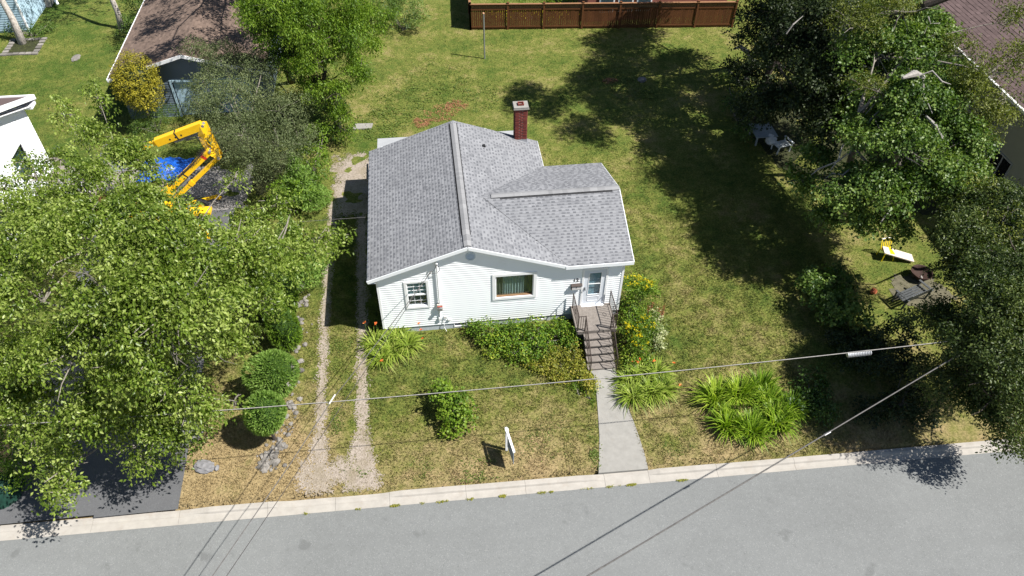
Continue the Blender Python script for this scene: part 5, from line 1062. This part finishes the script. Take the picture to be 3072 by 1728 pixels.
T4 = [(-1.25, 16.33, 5, 1.6, 1.6, 1.15), (-0.52, 15.43, 3.4, 1.1, 1.1, 0.79), (-1.71, 14.38, 2.8, 1.0, 1.0, 0.72), (-2.87, 15.8, 6, 1.6, 1.6, 1.15), (-1.58, 14.32, 1.5, 0.75, 0.75, 0.54), (-4.26, 17.1, 6.5, 1.7, 1.7, 1.22), (0.2, 19.19, 4.4, 1.3, 1.3, 0.94), (-2.53, 15.03, 4.2, 1.3, 1.3, 0.94), (-6.11, 20.01, 5, 1.2, 1.2, 0.86), (-0.47, 16.87, 4, 1.2, 1.2, 0.86), (-3.22, 15.07, 2.6, 0.8, 0.8, 0.58), (-0.73, 17.35, 6, 1.4, 1.4, 1.01), (-2.13, 16.33, 4.6, 1.4, 1.4, 1.01), (-4.73, 16.68, 5, 1.2, 1.2, 0.86), (-5.14, 16.9, 6, 1.4, 1.4, 1.01), (-3.85, 15.94, 4, 1.2, 1.2, 0.86), (-3.32, 16.37, 7, 1.5, 1.5, 1.08), (-1.6, 14.17, 0.6, 0.6, 0.6, 0.43)]
tree('willow_tree', 'bright feathery green tree at the back end of the gravel driveway', 'tree', G0(-2.24, 15.81), (-2.6, 16.5, 5.2), T4, L['bright'], M['barkd'], 24, .2, crownkw=dict(dens=13, per=18, bursts=10, leaf=.13, aspect=.42, spread=.28, gap=.14, pale=.05, up=.45, droop=.9, tint=(.50, .2)))
tree('dark_tree', 'dark green tree overhanging the right side of the garage roof', 'tree', G0(-5.2, 21.5), (-4.6, 19.5, 5.5), [(-4.38, 17.27, 6, 1.4, 1.4, 1.01), (-3.46, 17.28, 4.4, 1.3, 1.3, 0.94), (-5.18, 17.16, 5, 1.0, 1.0, 0.72), (-4.47, 17.59, 3.6, 1.0, 1.0, 0.72), (-2.55, 18.29, 5.2, 1.4, 1.4, 1.01), (-3.08, 17.14, 1.6, 1.0, 1.0, 0.72), (-2.27, 16.14, 0.9, 0.9, 0.9, 0.65), (-3.62, 17.52, 2.4, 1.0, 1.0, 0.72), (-2.09, 14.67, 0.3, 0.6, 0.6, 0.43)], L['deep'], M['barkd'], 28, .2, crownkw=dict(dens=12, per=17, leaf=.12, bursts=9, spread=.27, gap=.05, tint=(.35, .2)))
shrub('round_shrub', 'round dense green bush at the top edge beside the lawn', 'shrub', [(1.96, 27.66, 1.0, 1.25, 1.25, 0.9), (0.67, 27.65, 1.2, 1.0, 1.0, 0.72), (2.56, 27.2, 0.5, 0.7, 0.7, 0.5)], 'deep', 44, tint=(.62, .2), dens=22)
shrub('round_shrub', 'dark shrub against the left side of the garage', 'shrub', [(-15.19, 26.73, 1.2, 0.9, 0.9, 0.65), (-15.26, 29.1, 1.4, 1.1, 1.1, 0.79), (-15.2, 25.29, 0.6, 0.6, 0.6, 0.43)], 'deep', 45)
shrub('low_shrub', 'low green shrub along the wall of the pale blue house', 'shrub', [(-22.14, 28.82, 0.1, 0.6, 0.6, 0.43), (-23.72, 29.14, 0.1, 0.6, 0.6, 0.43), (-21.73, 29.73, -0.1, 0.5, 0.5, 0.36)], 'deep', 46)
# golden cypress and juniper
x, y = (-12.63, 17.22); t = thing('golden_cypress', 'golden yellow round cypress in front of the garage', 'shrub', (x, y, -.45)); MB().tube([(x, y, -.5), (x + .05, y, 2.2)], .09, 7).build('stem', M['barkd'], t)
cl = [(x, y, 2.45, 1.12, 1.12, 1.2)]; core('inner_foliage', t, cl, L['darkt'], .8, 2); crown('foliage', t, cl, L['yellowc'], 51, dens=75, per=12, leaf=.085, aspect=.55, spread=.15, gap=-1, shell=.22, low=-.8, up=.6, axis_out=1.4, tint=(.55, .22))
shrub('juniper_shrub', 'spreading dark green juniper below the golden cypress', 'shrub', [(-12.71, 17.42, 0.4, 0.9, 0.9, 0.65), (-11.55, 17.14, 0.5, 0.7, 0.7, 0.5), (-12.77, 16.34, 0.2, 0.8, 0.8, 0.58)], 'deep', 52, dens=24, leaf=.09, aspect=.3, tint=(.55, .2))
# pale trunks, crowns above the frame
x, y = (-22.96, 28.08); tree('birch_tree', 'pale barked tree rising from the stone edging', 'tree', (x, y, -.45), (x - .3, y + .9, 7.5), [(x - 1, y + 1, 8.2, 2, 2, 1.6), (x + 1.4, y + 2, 8.6, 1.8, 1.8, 1.5), (x - .5, y + 3, 9.4, 1.8, 1.8, 1.5)], L['deep'], M['barkw'], 25, .23, crownkw=dict(dens=5, per=14, leaf=.14))
x, y = (-17.09, 29.57); tree('birch_tree', 'grey barked tree between the left lawn and the garage', 'tree', (x, y, -.45), (x - .2, y + 1.2, 7.0), [(x - 1.5, y - .2, 7.0, 1.7, 1.7, 1.3), (x + 1.5, y + 1, 8.3, 2.2, 2, 1.5), (x + .5, y + 3, 9, 2, 2, 1.5)], L['deep'], M['barkw'], 26, .2, crownkw=dict(dens=4.5, per=14, leaf=.14, gap=.35))
tree('lime_tree', 'tall tree above the garage roof at the top edge', 'tree', G0(-5.2, 27.5), (-5.8, 27, 8), [(-7, 17.2, 9.4, 1.5, 1.5, 1.1), (-4.2, 18.8, 9.6, 1.7, 1.6, 1.2), (-7.9, 21.2, 9.4, 1.6, 1.6, 1.2), (-4.8, 22.4, 9.6, 1.8, 1.8, 1.3), (-2.2, 21.2, 9.4, 1.6, 1.6, 1.2), (-7, 25.5, 9.2, 2.3, 2.2, 1.7), (-9.8, 26.2, 8.6, 1.9, 1.8, 1.4), (-4.6, 24.6, 8.8, 2.4, 2.2, 1.8), (-2.6, 26.8, 9.4, 2.4, 2.4, 2), (-8, 28.8, 9.6, 2.4, 2.2, 1.8), (-5, 30, 10, 2.6, 2.4, 2)], L['deep'], M['barkg'], 27, .25, crownkw=dict(dens=6, per=17, leaf=.15, gap=.2, bursts=8))
# ---- right hand group
DK = dict(dens=9, per=18, leaf=.15, bursts=12, spread=.32, gap=.0, pale=.04, up=.7)
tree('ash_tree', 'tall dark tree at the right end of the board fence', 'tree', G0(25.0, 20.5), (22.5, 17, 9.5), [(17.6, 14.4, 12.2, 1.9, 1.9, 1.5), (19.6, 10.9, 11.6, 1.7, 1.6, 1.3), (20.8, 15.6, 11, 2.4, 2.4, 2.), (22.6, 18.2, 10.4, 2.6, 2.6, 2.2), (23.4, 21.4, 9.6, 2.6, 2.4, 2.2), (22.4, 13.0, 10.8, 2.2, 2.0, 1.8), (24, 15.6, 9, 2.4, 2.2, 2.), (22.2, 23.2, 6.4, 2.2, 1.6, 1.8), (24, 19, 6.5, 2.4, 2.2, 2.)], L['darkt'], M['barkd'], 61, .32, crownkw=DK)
T5 = [(20.88, 15.43, 5, 1.6, 1.6, 1.15), (21.17, 12.19, 7, 1.9, 1.9, 1.37), (20.52, 9.79, 6, 1.9, 1.9, 1.37), (20.03, 9.2, 4, 1.5, 1.5, 1.08), (20.52, 6.82, 4.6, 1.7, 1.7, 1.22), (20.16, 13.59, 3, 1.3, 1.3, 0.94), (21.47, 9.31, 8, 1.9, 1.9, 1.37), (20.98, 7.57, 6.6, 1.8, 1.8, 1.3), (19.95, 11.66, 2, 1.2, 1.2, 0.86), (22.81, 11.3, 3, 1.5, 1.5, 1.08), (22.05, 15.1, 3, 1.5, 1.5, 1.08), (22.42, 8.12, 3.4, 1.1, 1.1, 0.79), (23.04, 17.23, 4, 1.7, 1.7, 1.22), (21.66, 7.08, 5, 1.4, 1.4, 1.01)]
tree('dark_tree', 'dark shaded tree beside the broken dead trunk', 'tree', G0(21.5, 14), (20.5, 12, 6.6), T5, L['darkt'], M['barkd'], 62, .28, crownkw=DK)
T6 = [(22.32, 6.65, 8, 1.6, 1.6, 1.15), (24.05, 6.83, 8, 1.5, 1.5, 1.08), (21.66, 3.82, 7.6, 1.7, 1.7, 1.22), (23.39, 3.7, 7, 1.5, 1.5, 1.08), (20.69, 3.13, 6, 1.3, 1.3, 0.94), (21.51, 1.89, 6.4, 1.6, 1.6, 1.15), (23.59, 1.97, 5.6, 1.5, 1.5, 1.08), (19.92, 1.77, 4.4, 1.2, 1.2, 0.86), (20.83, 1.17, 5, 1.4, 1.4, 1.01), (22.44, 0.97, 4.6, 1.4, 1.4, 1.01), (20.9, 1.16, 3.3, 0.95, 0.95, 0.68), (22.24, 1.1, 3, 1.0, 1.0, 0.72), (18.96, 3.61, 3.6, 0.8, 0.8, 0.6), (19.55, 1.93, 3, 0.8, 0.8, 0.58), (24.9, 3.57, 5.8, 1.2, 1.2, 0.86), (20.15, 4.56, 4, 0.9, 0.9, 0.65), (24, 1.5, 5.2, 1.5, 1.5, 1.1), (24.5, 3, 6, 1.6, 1.6, 1.2), (23, 6, 5.5, 1.6, 1.6, 1.2), (22.5, 7.6, 6, 1.6, 1.6, 1.2), (25, 5, 7, 1.6, 1.6, 1.2), (26.5, 11, 6.6, 2, 2, 1.5), (25.6, 12.8, 6.2, 2, 2, 1.5), (24.4, 8.6, 6.2, 1.8, 1.8, 1.3), (24.6, 10, 5.4, 1.7, 1.7, 1.2), (27, 14, 8, 2, 2, 1.5)]
tree('norway_maple', 'broad leaved green maple left of the beige house', 'tree', G0(23.2, 5.4), (20.8, 3.9, 6.8), T6, L['deep'], M['barkg'], 63, .28, crownkw=dict(dens=11, per=18, leaf=.13, aspect=.8, spread=.28, bursts=11, gap=.1, pale=.08, up=.7, tint=(.62, .2)), twigs=7)
T7 = [(25.69, 3.19, 6, 1.4, 1.4, 1.01), (25.79, 6.3, 8, 1.2, 1.2, 0.86), (25.8, 3.93, 8.2, 1.3, 1.3, 0.94), (27.4, 4.71, 8.4, 1.1, 1.1, 0.79), (25.37, 4.08, 7.4, 1.4, 1.4, 1.01), (28.47, 6.96, 9, 1.0, 1.0, 0.72), (26.42, 3.4, 6.6, 1.0, 1.0, 0.72), (21.37, 7.3, 9, 1.5, 1.5, 1.08), (23.42, 7.38, 9.4, 1.5, 1.5, 1.08), (26.69, 3.32, 7.4, 0.7, 0.7, 0.5), (20.89, 4.18, 7.8, 1.0, 1.0, 0.72), (25.32, 2.05, 5, 0.9, 0.9, 0.65)]
tree('ash_tree', 'olive green ash spreading over the mauve brown roof', 'tree', G0(27.6, 8.2), (23, 7.2, 7.4), T7, L['olive'], M['barkg'], 64, .26, crownkw=dict(dens=9.5, per=17, bursts=9, leaf=.12, aspect=.4, spread=.27, gap=.22, pale=.08, up=.55, tint=(.5, .2)), twigs=7)
T8 = [(23.35, -2.31, 5, 1.7, 1.7, 1.22), (25.04, -1.31, 5.6, 1.5, 1.5, 1.08), (22.16, -5.16, 5, 1.7, 1.7, 1.22), (21.77, -5.99, 3.2, 1.4, 1.4, 1.01), (21.71, -7.74, 4, 1.9, 1.9, 1.37), (21.19, -6.79, 1.6, 1.0, 1.0, 0.72), (22.09, -7.79, 1.6, 1.2, 1.2, 0.86), (22.7, -8.8, 1.6, 1.1, 1.1, 0.79), (22.62, -6.37, 5, 1.9, 1.9, 1.37), (23.0, -1.84, 4.2, 0.9, 0.9, 0.65), (21.99, -4.53, 2.4, 1.0, 1.0, 0.72), (24.13, -0.23, 4.8, 1.0, 1.0, 0.72), (21.53, -6.81, 4.6, 1.6, 1.6, 1.15), (22.86, -3.41, 4, 1.3, 1.3, 0.94), (21.52, -6.8, 2.4, 1.2, 1.2, 0.86), (21.52, -8.15, 3, 1.4, 1.4, 1.01), (23.55, -4.3, 5.4, 1.6, 1.6, 1.15), (21.34, -5.77, 1.6, 0.7, 0.7, 0.5), (23.5, -6.3, 4.4, 1.7, 1.6, 1.2), (25, -5.5, 5.5, 2, 2, 1.5), (25.6, -7.4, 5.6, 1.8, 1.6, 1.3), (21.7, -6.1, 3.0, 1.2, 1.1, .9), (21.3, -4.6, 3.2, 1.0, 1.0, .8), (22.6, -3, 4.6, 1.5, 1.5, 1.1), (24, -1, 4.8, 1.5, 1.5, 1.1)]
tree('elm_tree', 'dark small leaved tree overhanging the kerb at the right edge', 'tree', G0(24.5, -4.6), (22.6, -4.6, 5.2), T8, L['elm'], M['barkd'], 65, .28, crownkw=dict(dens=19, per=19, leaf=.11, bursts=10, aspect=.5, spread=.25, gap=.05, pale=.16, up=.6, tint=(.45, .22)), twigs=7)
T9 = [(24.28, -0.49, 5.6, 0.9, 0.9, 0.65), (23.89, -2.38, 5.8, 0.9, 0.9, 0.65), (23.23, -1.36, 5.0, 0.7, 0.7, 0.5)]
shrub_ = tree('maple_sapling', 'yellowing small tree between the maple and the right edge', 'tree', G0(27.0, 1.6), (24.88, -0.57, 4.6), T9, L['olive'], M['barkg'], 66, .08, crownkw=dict(dens=10, per=14, leaf=.10, gap=.3, tint=(.75, .15)))
shrub('leafy_shrub', 'mid green shrub where the shaded lawn meets the clearing', 'shrub', [(19.36, -0.64, 0.7, 0.9, 0.9, 0.65), (19.94, -1.6, 0.4, 0.9, 0.9, 0.65), (19.33, 0.76, 0.3, 0.6, 0.6, 0.43), (20.58, 0.62, 0.3, 0.7, 0.7, 0.5)], 'deep', 67, leaf=.14, aspect=.8, tint=(.55, .2))
shrub('leafy_shrub', 'dark undergrowth in the shade below the mid green shrub', 'shrub', [(20.03, -3.27, 0.0, 1.0, 1.0, 0.72), (20.84, -3.96, 0.2, 1.1, 1.1, 0.79), (21.96, -2.65, 0.3, 0.8, 0.8, 0.58), (19.55, -2.47, -0.1, 0.6, 0.6, 0.43)], 'darkt', 68, leaf=.13)
shrub('leafy_shrub', 'added dark foliage standing in for shade by the kerb under the overhanging tree', 'shrub', [(19.5, -5.88, -0.5, 0.8, 0.6, 0.35), (20.72, -5.71, -0.4, 0.8, 0.7, 0.5), (21.38, -6.36, -0.4, 0.8, 0.6, 0.5), (21.82, -4.37, -0.2, 0.9, 0.9, 0.65)], 'darkt', 71, leaf=.12)  # dark clumps added in place of the shadow on the lawn
shrub('leafy_shrub', 'dark leafy patch beside the ornamental grass in tree shade', 'shrub', [(16.85, -5.07, -0.4, 0.7, 0.7, 0.5), (17.46, -5.65, -0.5, 0.7, 0.7, 0.5), (17.57, -4.43, -0.3, 0.6, 0.6, 0.43)], 'deep', 69, leaf=.12, tint=(.3, .15))
shrub('leafy_shrub', 'dark green bush under the trees left of the grey table', 'shrub', [(20.6, 15.12, 0.3, 0.8, 0.8, 0.58), (20.27, 12.61, 0.1, 0.7, 0.7, 0.5), (21.05, 17.91, 0.2, 0.7, 0.7, 0.5)], 'deep', 70, leaf=.13)
# broken dead trunk and dead limbs
x, y = (22.29, 18.2); dt = thing('dead_tree', 'broken grey dead trunk arching in the shade of the right hand trees', 'dead tree', (x, y, -.45)); rr = random.Random(9)
MB().tube([(x, y, -.5), (x + .3, y + .1, .9), (21.9, 17.64, 2.0), (21.31, 17.81, 2.4), (20.97, 17.88, 2.2)], [.2, .18, .15, .12, .05], 7).build('trunk', M['bone'], dt); MB().tube([(x - .15, y, -.45), (20.88, 17.55, 1.0)], [.12, .04], 6).build('stub', M['bone'], dt)
x, y = (31.81, 8.78); dl = thing('dead_tree', 'bleached dead limb with split stub among the green maple crown', 'dead tree', (x, y, -.45))
Q = [(23.51, 2.09, 6.6), (23.02, 2.1, 7.2), (22.53, 2.19, 7.6)]; MB().tube([(x, y, -.45), (x - 2, y - 1, 3)] + Q, [.2, .17, .10, .09, .04], 7).build('limb', M['bone'], dl)
MB().tube([(22.84, 3.73, 8.4), (22.18, 3.41, 8.8), (21.42, 2.98, 8.9)], [.13, .15, .05], 7).build('split_stub', M['bone'], dl)
mb = MB()
for pts in ([(22.62, 3.41, 8.6), (22.55, 2.89, 8.2), (22.64, 2.06, 7.8)], [(22.42, 3.41, 8.7), (22.87, 3.38, 8.9), (23.23, 3.04, 8.6), (23.73, 3.12, 8.4)], [(22.03, 4.27, 7.4), (21.58, 3.74, 7), (21.04, 3.36, 6.8), (20.85, 3.1, 6.5)], [(20.76, 3.16, 6.6), (20.29, 3.17, 6.2), (19.93, 2.92, 5.8), (19.63, 2.39, 5.6), (19.27, 2.15, 5.2)], [(21.17, 2.65, 6), (20.44, 2.81, 5.8), (19.75, 2.52, 5.4), (19.2, 2.84, 4.8), (18.86, 2.72, 4.6)], [(20.16, 2.19, 5.2), (19.77, 1.95, 5.1), (19.58, 2.35, 4.9), (19.25, 2.27, 4.7)], [(21.42, 0.31, 4.6), (20.91, -0.03, 4.4), (20.76, -0.15, 4.2)], [(19.08, 8.6, 8), (19.3, 8.65, 8.4), (19.86, 9.02, 8.6)], [(25.45, 8.38, 8.6), (25.34, 7.91, 8.5), (25.82, 7.94, 8.5)]): MB().tube(pts, [.035] * (len(pts) - 1) + [.012], 5).build('bare_branch', M['bone'], dl)
MB().tube([(24.39, 9.41, 8), (25.07, 8.32, 9.2), (25.87, 7.88, 9.8)], [.22, .19, .14], 8).build('heavy_bough', M['barkd'], dl)

# ================================================================ GARDEN PLANTS
def flowers(name, mat, pts, parent, size, seed, n=8):
    rng = np.random.default_rng(seed); P = np.repeat(np.array(pts, float), n, 0); m = len(P); D = rdir(rng, m); D[:, 2] = np.abs(D[:, 2]) * .8 + .2
    leaves(name, mat, P, D, unit(rdir(rng, m) + np.array([0, 0, .6])), size * rng.uniform(.7, 1.2, m), size * .5, rng.random(m), parent)
def daylily(label, cs, seed, h, fl, tint=(.5, .2), n=170, flh=.85):
    x, y = cs[0][:2]; t = thing('daylily_clump', label, 'daylilies', (x, y, float(gz(x, y)))); clump_blades('leaves', L['lily'], cs, seed, n, h, .044, (.3, .95), .55, t, tint)
    if fl:
        mb = MB(); pts = []
        for (fx, fy) in fl: g = float(gz(fx, fy)); mb.tube([(fx + .05, fy, g), (fx, fy, g + flh)], .008, 4); pts.append((fx, fy, g + flh))
        mb.build('flower_stems', plain('green flower stem', (.10, .16, .04)), t); flowers('flowers', L['orange'], pts, t, .10, seed, 9)
    return t
daylily('orange flowered daylilies at the left front corner of the white house', [(-0.07, -0.4, 0.5, 1), (0.59, -0.78, 0.55, 1.05), (1.26, -0.58, 0.45, 0.95), (0.17, -1.15, 0.35, 0.9), (0.85, -0.07, 0.4, 1)], 81, .95, [(-0.46, 0.3), (0.01, 0.2), (1.88, -0.35), (1.91, -0.82), (0.25, -1.77), (1.8, -0.0)], n=200, flh=.7)
daylily('arching daylilies at the right foot of the steps', [(10.14, -4.1, 0.5, 1), (10.9, -4.0, 0.5, 1), (11.41, -3.95, 0.45, 0.9), (10.68, -3.19, 0.5, 1), (11.35, -3.16, 0.5, 0.95), (10.15, -3.33, 0.4, 0.9)], 82, .98, [(10.36, -2.76), (10.6, -2.82), (10.71, -2.69), (11.26, -2.85), (12.06, -3.04), (12.03, -4.12)], n=170, flh=.55)
og = [(13.44, -4.65, 0.5, 1.25), (13.56, -5.87, 0.5, 1.15), (14.38, -4.56, 0.45, 1.3), (15.35, -4.38, 0.5, 1.1), (15.49, -5.9, 0.5, 1.1), (14.4, -6.23, 0.5, 1.1), (16.23, -5.42, 0.4, 1.0), (15.45, -5.06, 0.4, 1.0)]
x, y = og[4][:2]; t = thing('ornamental_grass', 'big lime green ornamental grass clump near the kerb', 'ornamental grass', (x, y, float(gz(x, y))))
for i, c_ in enumerate(og): clump_blades('tuft', L['blades'], [c_], 90 + i, 260, 1.05, .046, (.15, .8), .8, t, ((.8, .55, .7, .35, .6, .5, .3, .45)[i], .25))
# creeper bed below the picture window
shrub('creeper_bed', 'sprawling green creeper below the picture window', 'bushes', [(4.08, -0.11, -0.1, 0.35, 0.3, 0.25), (4.71, -0.57, 0.0, 0.6, 0.5, 0.5), (5.7, -0.81, 0.15, 0.6, 0.5, 0.6), (6.62, -0.8, 0.15, 0.6, 0.45, 0.55), (7.58, -0.66, 0.0, 0.6, 0.45, 0.45), (4.82, -1.14, -0.25, 0.55, 0.5, 0.4), (5.78, -1.51, -0.2, 0.65, 0.55, 0.45), (6.8, -1.4, -0.2, 0.6, 0.5, 0.4), (8.02, -1.14, -0.15, 0.4, 0.5, 0.5), (6.4, -1.95, -0.4, 0.5, 0.3, 0.3)], 'vine', 101, dens=42, per=11, leaf=.085, aspect=.75, spread=.13, gap=-.1, up=.9)
shrub('creeper_bed', 'bronze and yellow tinged creeper left of the steps', 'bushes', [(6.37, -2.12, -0.45, 0.4, 0.3, 0.25), (8.09, -2.75, -0.3, 0.5, 0.45, 0.38), (8.51, -3.43, -0.4, 0.3, 0.4, 0.32), (7.41, -2.9, -0.4, 0.5, 0.35, 0.32), (6.83, -2.36, -0.4, 0.5, 0.35, 0.32), (7.56, -3.0, -0.55, 0.4, 0.25, 0.22), (7.3, -1.98, -0.35, 0.6, 0.5, 0.35), (8.02, -2.17, -0.35, 0.45, 0.5, 0.4), (7.76, -2.8, -0.45, 0.55, 0.4, 0.3), (8.44, -3.14, -0.5, 0.35, 0.35, 0.3), (7.05, -2.57, -0.5, 0.45, 0.25, 0.25), (8.39, -1.5, -0.3, 0.3, 0.4, 0.4)], 'rusty', 102, dens=44, per=11, leaf=.075, aspect=.75, spread=.13, gap=-.1, up=.9)
shrub('creeper_bed', 'green fringe of creeper at the top of the walkway', 'bushes', [(8.43, -3.61, -0.55, 0.3, 0.25, 0.2), (8.0, -3.3, -0.55, 0.4, 0.2, 0.2), (8.51, -4.12, -0.68, 0.13, 0.3, 0.12)], 'bright', 103, dens=46, per=10, leaf=.07, spread=.12, gap=-.1)
# goldenrod and companions right of the steps
def goldenrod(label, cs, seed):
    t = shrub('goldenrod', label, 'flowers', cs, 'bright', seed, dens=44, per=15, leaf=.12, aspect=.32, spread=.18, gap=-.05, up=.5, axis_out=1., droop=.1)
    rng = np.random.default_rng(seed); pts = []
    for c in cs:
        for _ in range(10):
            a = rng.uniform(0, 6.28); r = rng.random() ** .5; bx_, by_, bz_ = c[0] + math.cos(a) * r * c[3] * .9, c[1] + math.sin(a) * r * c[4] * .9, c[2] + c[5] * (1.08 - .4 * r * r)
            for _ in range(5): pts.append((bx_ + rng.normal(0, .06), by_ + rng.normal(0, .06), bz_ + rng.normal(0, .05)))
    flowers('flower_heads', L['gold'], pts, t, .055, seed + 1, 9)
goldenrod('tall yellow goldenrod at the right front corner of the white house', [(11.06, 0.59, 0.75, 0.42, 0.4, 0.6), (11.62, 0.34, 0.7, 0.42, 0.4, 0.55)], 111)
goldenrod('lower yellow goldenrod beside the concrete steps', [(10.64, -1.45, 0.25, 0.42, 0.4, 0.5), (11.26, -1.34, 0.3, 0.4, 0.4, 0.5), (10.78, -2.06, 0.05, 0.45, 0.4, 0.45)], 112)
shrub('leafy_shrub', 'dense dark green plants between the two goldenrod clumps', 'shrub', [(10.92, -0.32, 0.1, 0.42, 0.35, 0.4), (11.43, -0.38, 0.1, 0.35, 0.35, 0.4), (10.38, -2.45, -0.2, 0.35, 0.4, 0.35), (10.97, 0.29, 0.2, 0.4, 0.3, 0.5), (11.04, -2.55, -0.3, 0.45, 0.3, 0.3)], 'vine', 113, dens=40, per=11, leaf=.08, spread=.12, gap=-.1)
shrub('dogwood_shrub', 'cream variegated dogwood right of the goldenrod', 'shrub', [(11.8, -0.65, 0.1, 0.35, 0.4, 0.4), (11.81, -1.36, 0.0, 0.28, 0.4, 0.4), (11.72, -1.78, -0.15, 0.22, 0.25, 0.3)], 'cream', 114, dens=40, per=11, leaf=.09, spread=.13, gap=-.1)
t = thing('dock_plant', 'rust red dock seed spikes beside the variegated dogwood', 'plant', G0(*(12.01, -0.16))); rng = np.random.default_rng(3); mb = MB(); P = []
for u in ((11.57, -0.48, 0.2), (11.76, -0.22, 0.2), (11.98, -0.58, 0.2), (12.05, -0.77, 0.2), (12.23, -0.44, 0.2)):
    u = Vector(u); mb.tube([(u.x, u.y, -.45), (u.x, u.y, .5)], .01, 4)
    for _ in range(110): P.append((u.x + rng.normal(0, .045), u.y + rng.normal(0, .045), rng.uniform(.0, .65)))
mb.build('stems', M['barkd'], t); P = np.array(P); m = len(P); leaves('seed_spikes', L['dock'], P, rdir(rng, m) + np.array([0, 0, .5]), rdir(rng, m), .05, .03, rng.random(m), t, kind='stuff')
# sapling in the lawn
shrub('young_maple', 'bright green bushy sapling standing in the front lawn', 'sapling', [(2.69, -4.0, 0.3, 0.42, 0.4, 0.45), (3.29, -4.03, 0.25, 0.35, 0.35, 0.4), (2.8, -4.48, 0.05, 0.42, 0.4, 0.4), (3.39, -4.63, -0.1, 0.38, 0.35, 0.4), (2.89, -4.97, -0.45, 0.42, 0.35, 0.3), (2.56, -3.42, 0.2, 0.35, 0.3, 0.3)], 'bright', 121, dens=26, per=11, leaf=.12, aspect=.8, spread=.16, gap=.12, up=.9, tint=(.62, .2))
# flower garden beyond the fence
shrub('flower_bed', 'yellow and white garden flowers beyond the back fence', 'flowers', [(8 + k * 1.1, 28.2, .0, .6, .5, .5) for k in range(6)], 'gold', 131, dens=16, per=10, leaf=.1); shrub('flower_bed', 'leafy green garden plants beyond the back fence', 'flowers', [(8.6 + k * 1.5, 28.9, .2, .7, .5, .6) for k in range(4)], 'bright', 132, dens=14)

# alike things share a group phrase
GR = {'clipped_spruce': 'clipped spruce balls beside the driveway', 'hedge_column': 'tall clipped columns beside the driveway', 'maple_tree': 'maples left of the driveway', 'birch_tree': 'pale barked trees of the left yard',
 'leafy_shrub': 'loose leafy shrubs about the yards', 'creeper_bed': 'creepers below the picture window', 'goldenrod': 'goldenrod right of the steps', 'daylily_clump': 'daylilies in front of the house', 'flat_stone': 'flat stones in the lawns',
 'boulder': 'boulders beside the asphalt drive', 'spruce_tree': 'feathery spruces beside the gravel driveway', 'dead_tree': 'dead wood among the right hand trees', 'flower_bed': 'garden plants beyond the back fence', 'round_shrub': 'dense shrubs at the top edge'}
for o in list(bpy.data.objects):
    if o.parent is None and 'label' in o:
        k = o.name.split('.')[0]
        if k in GR: o['group'] = GR[k]
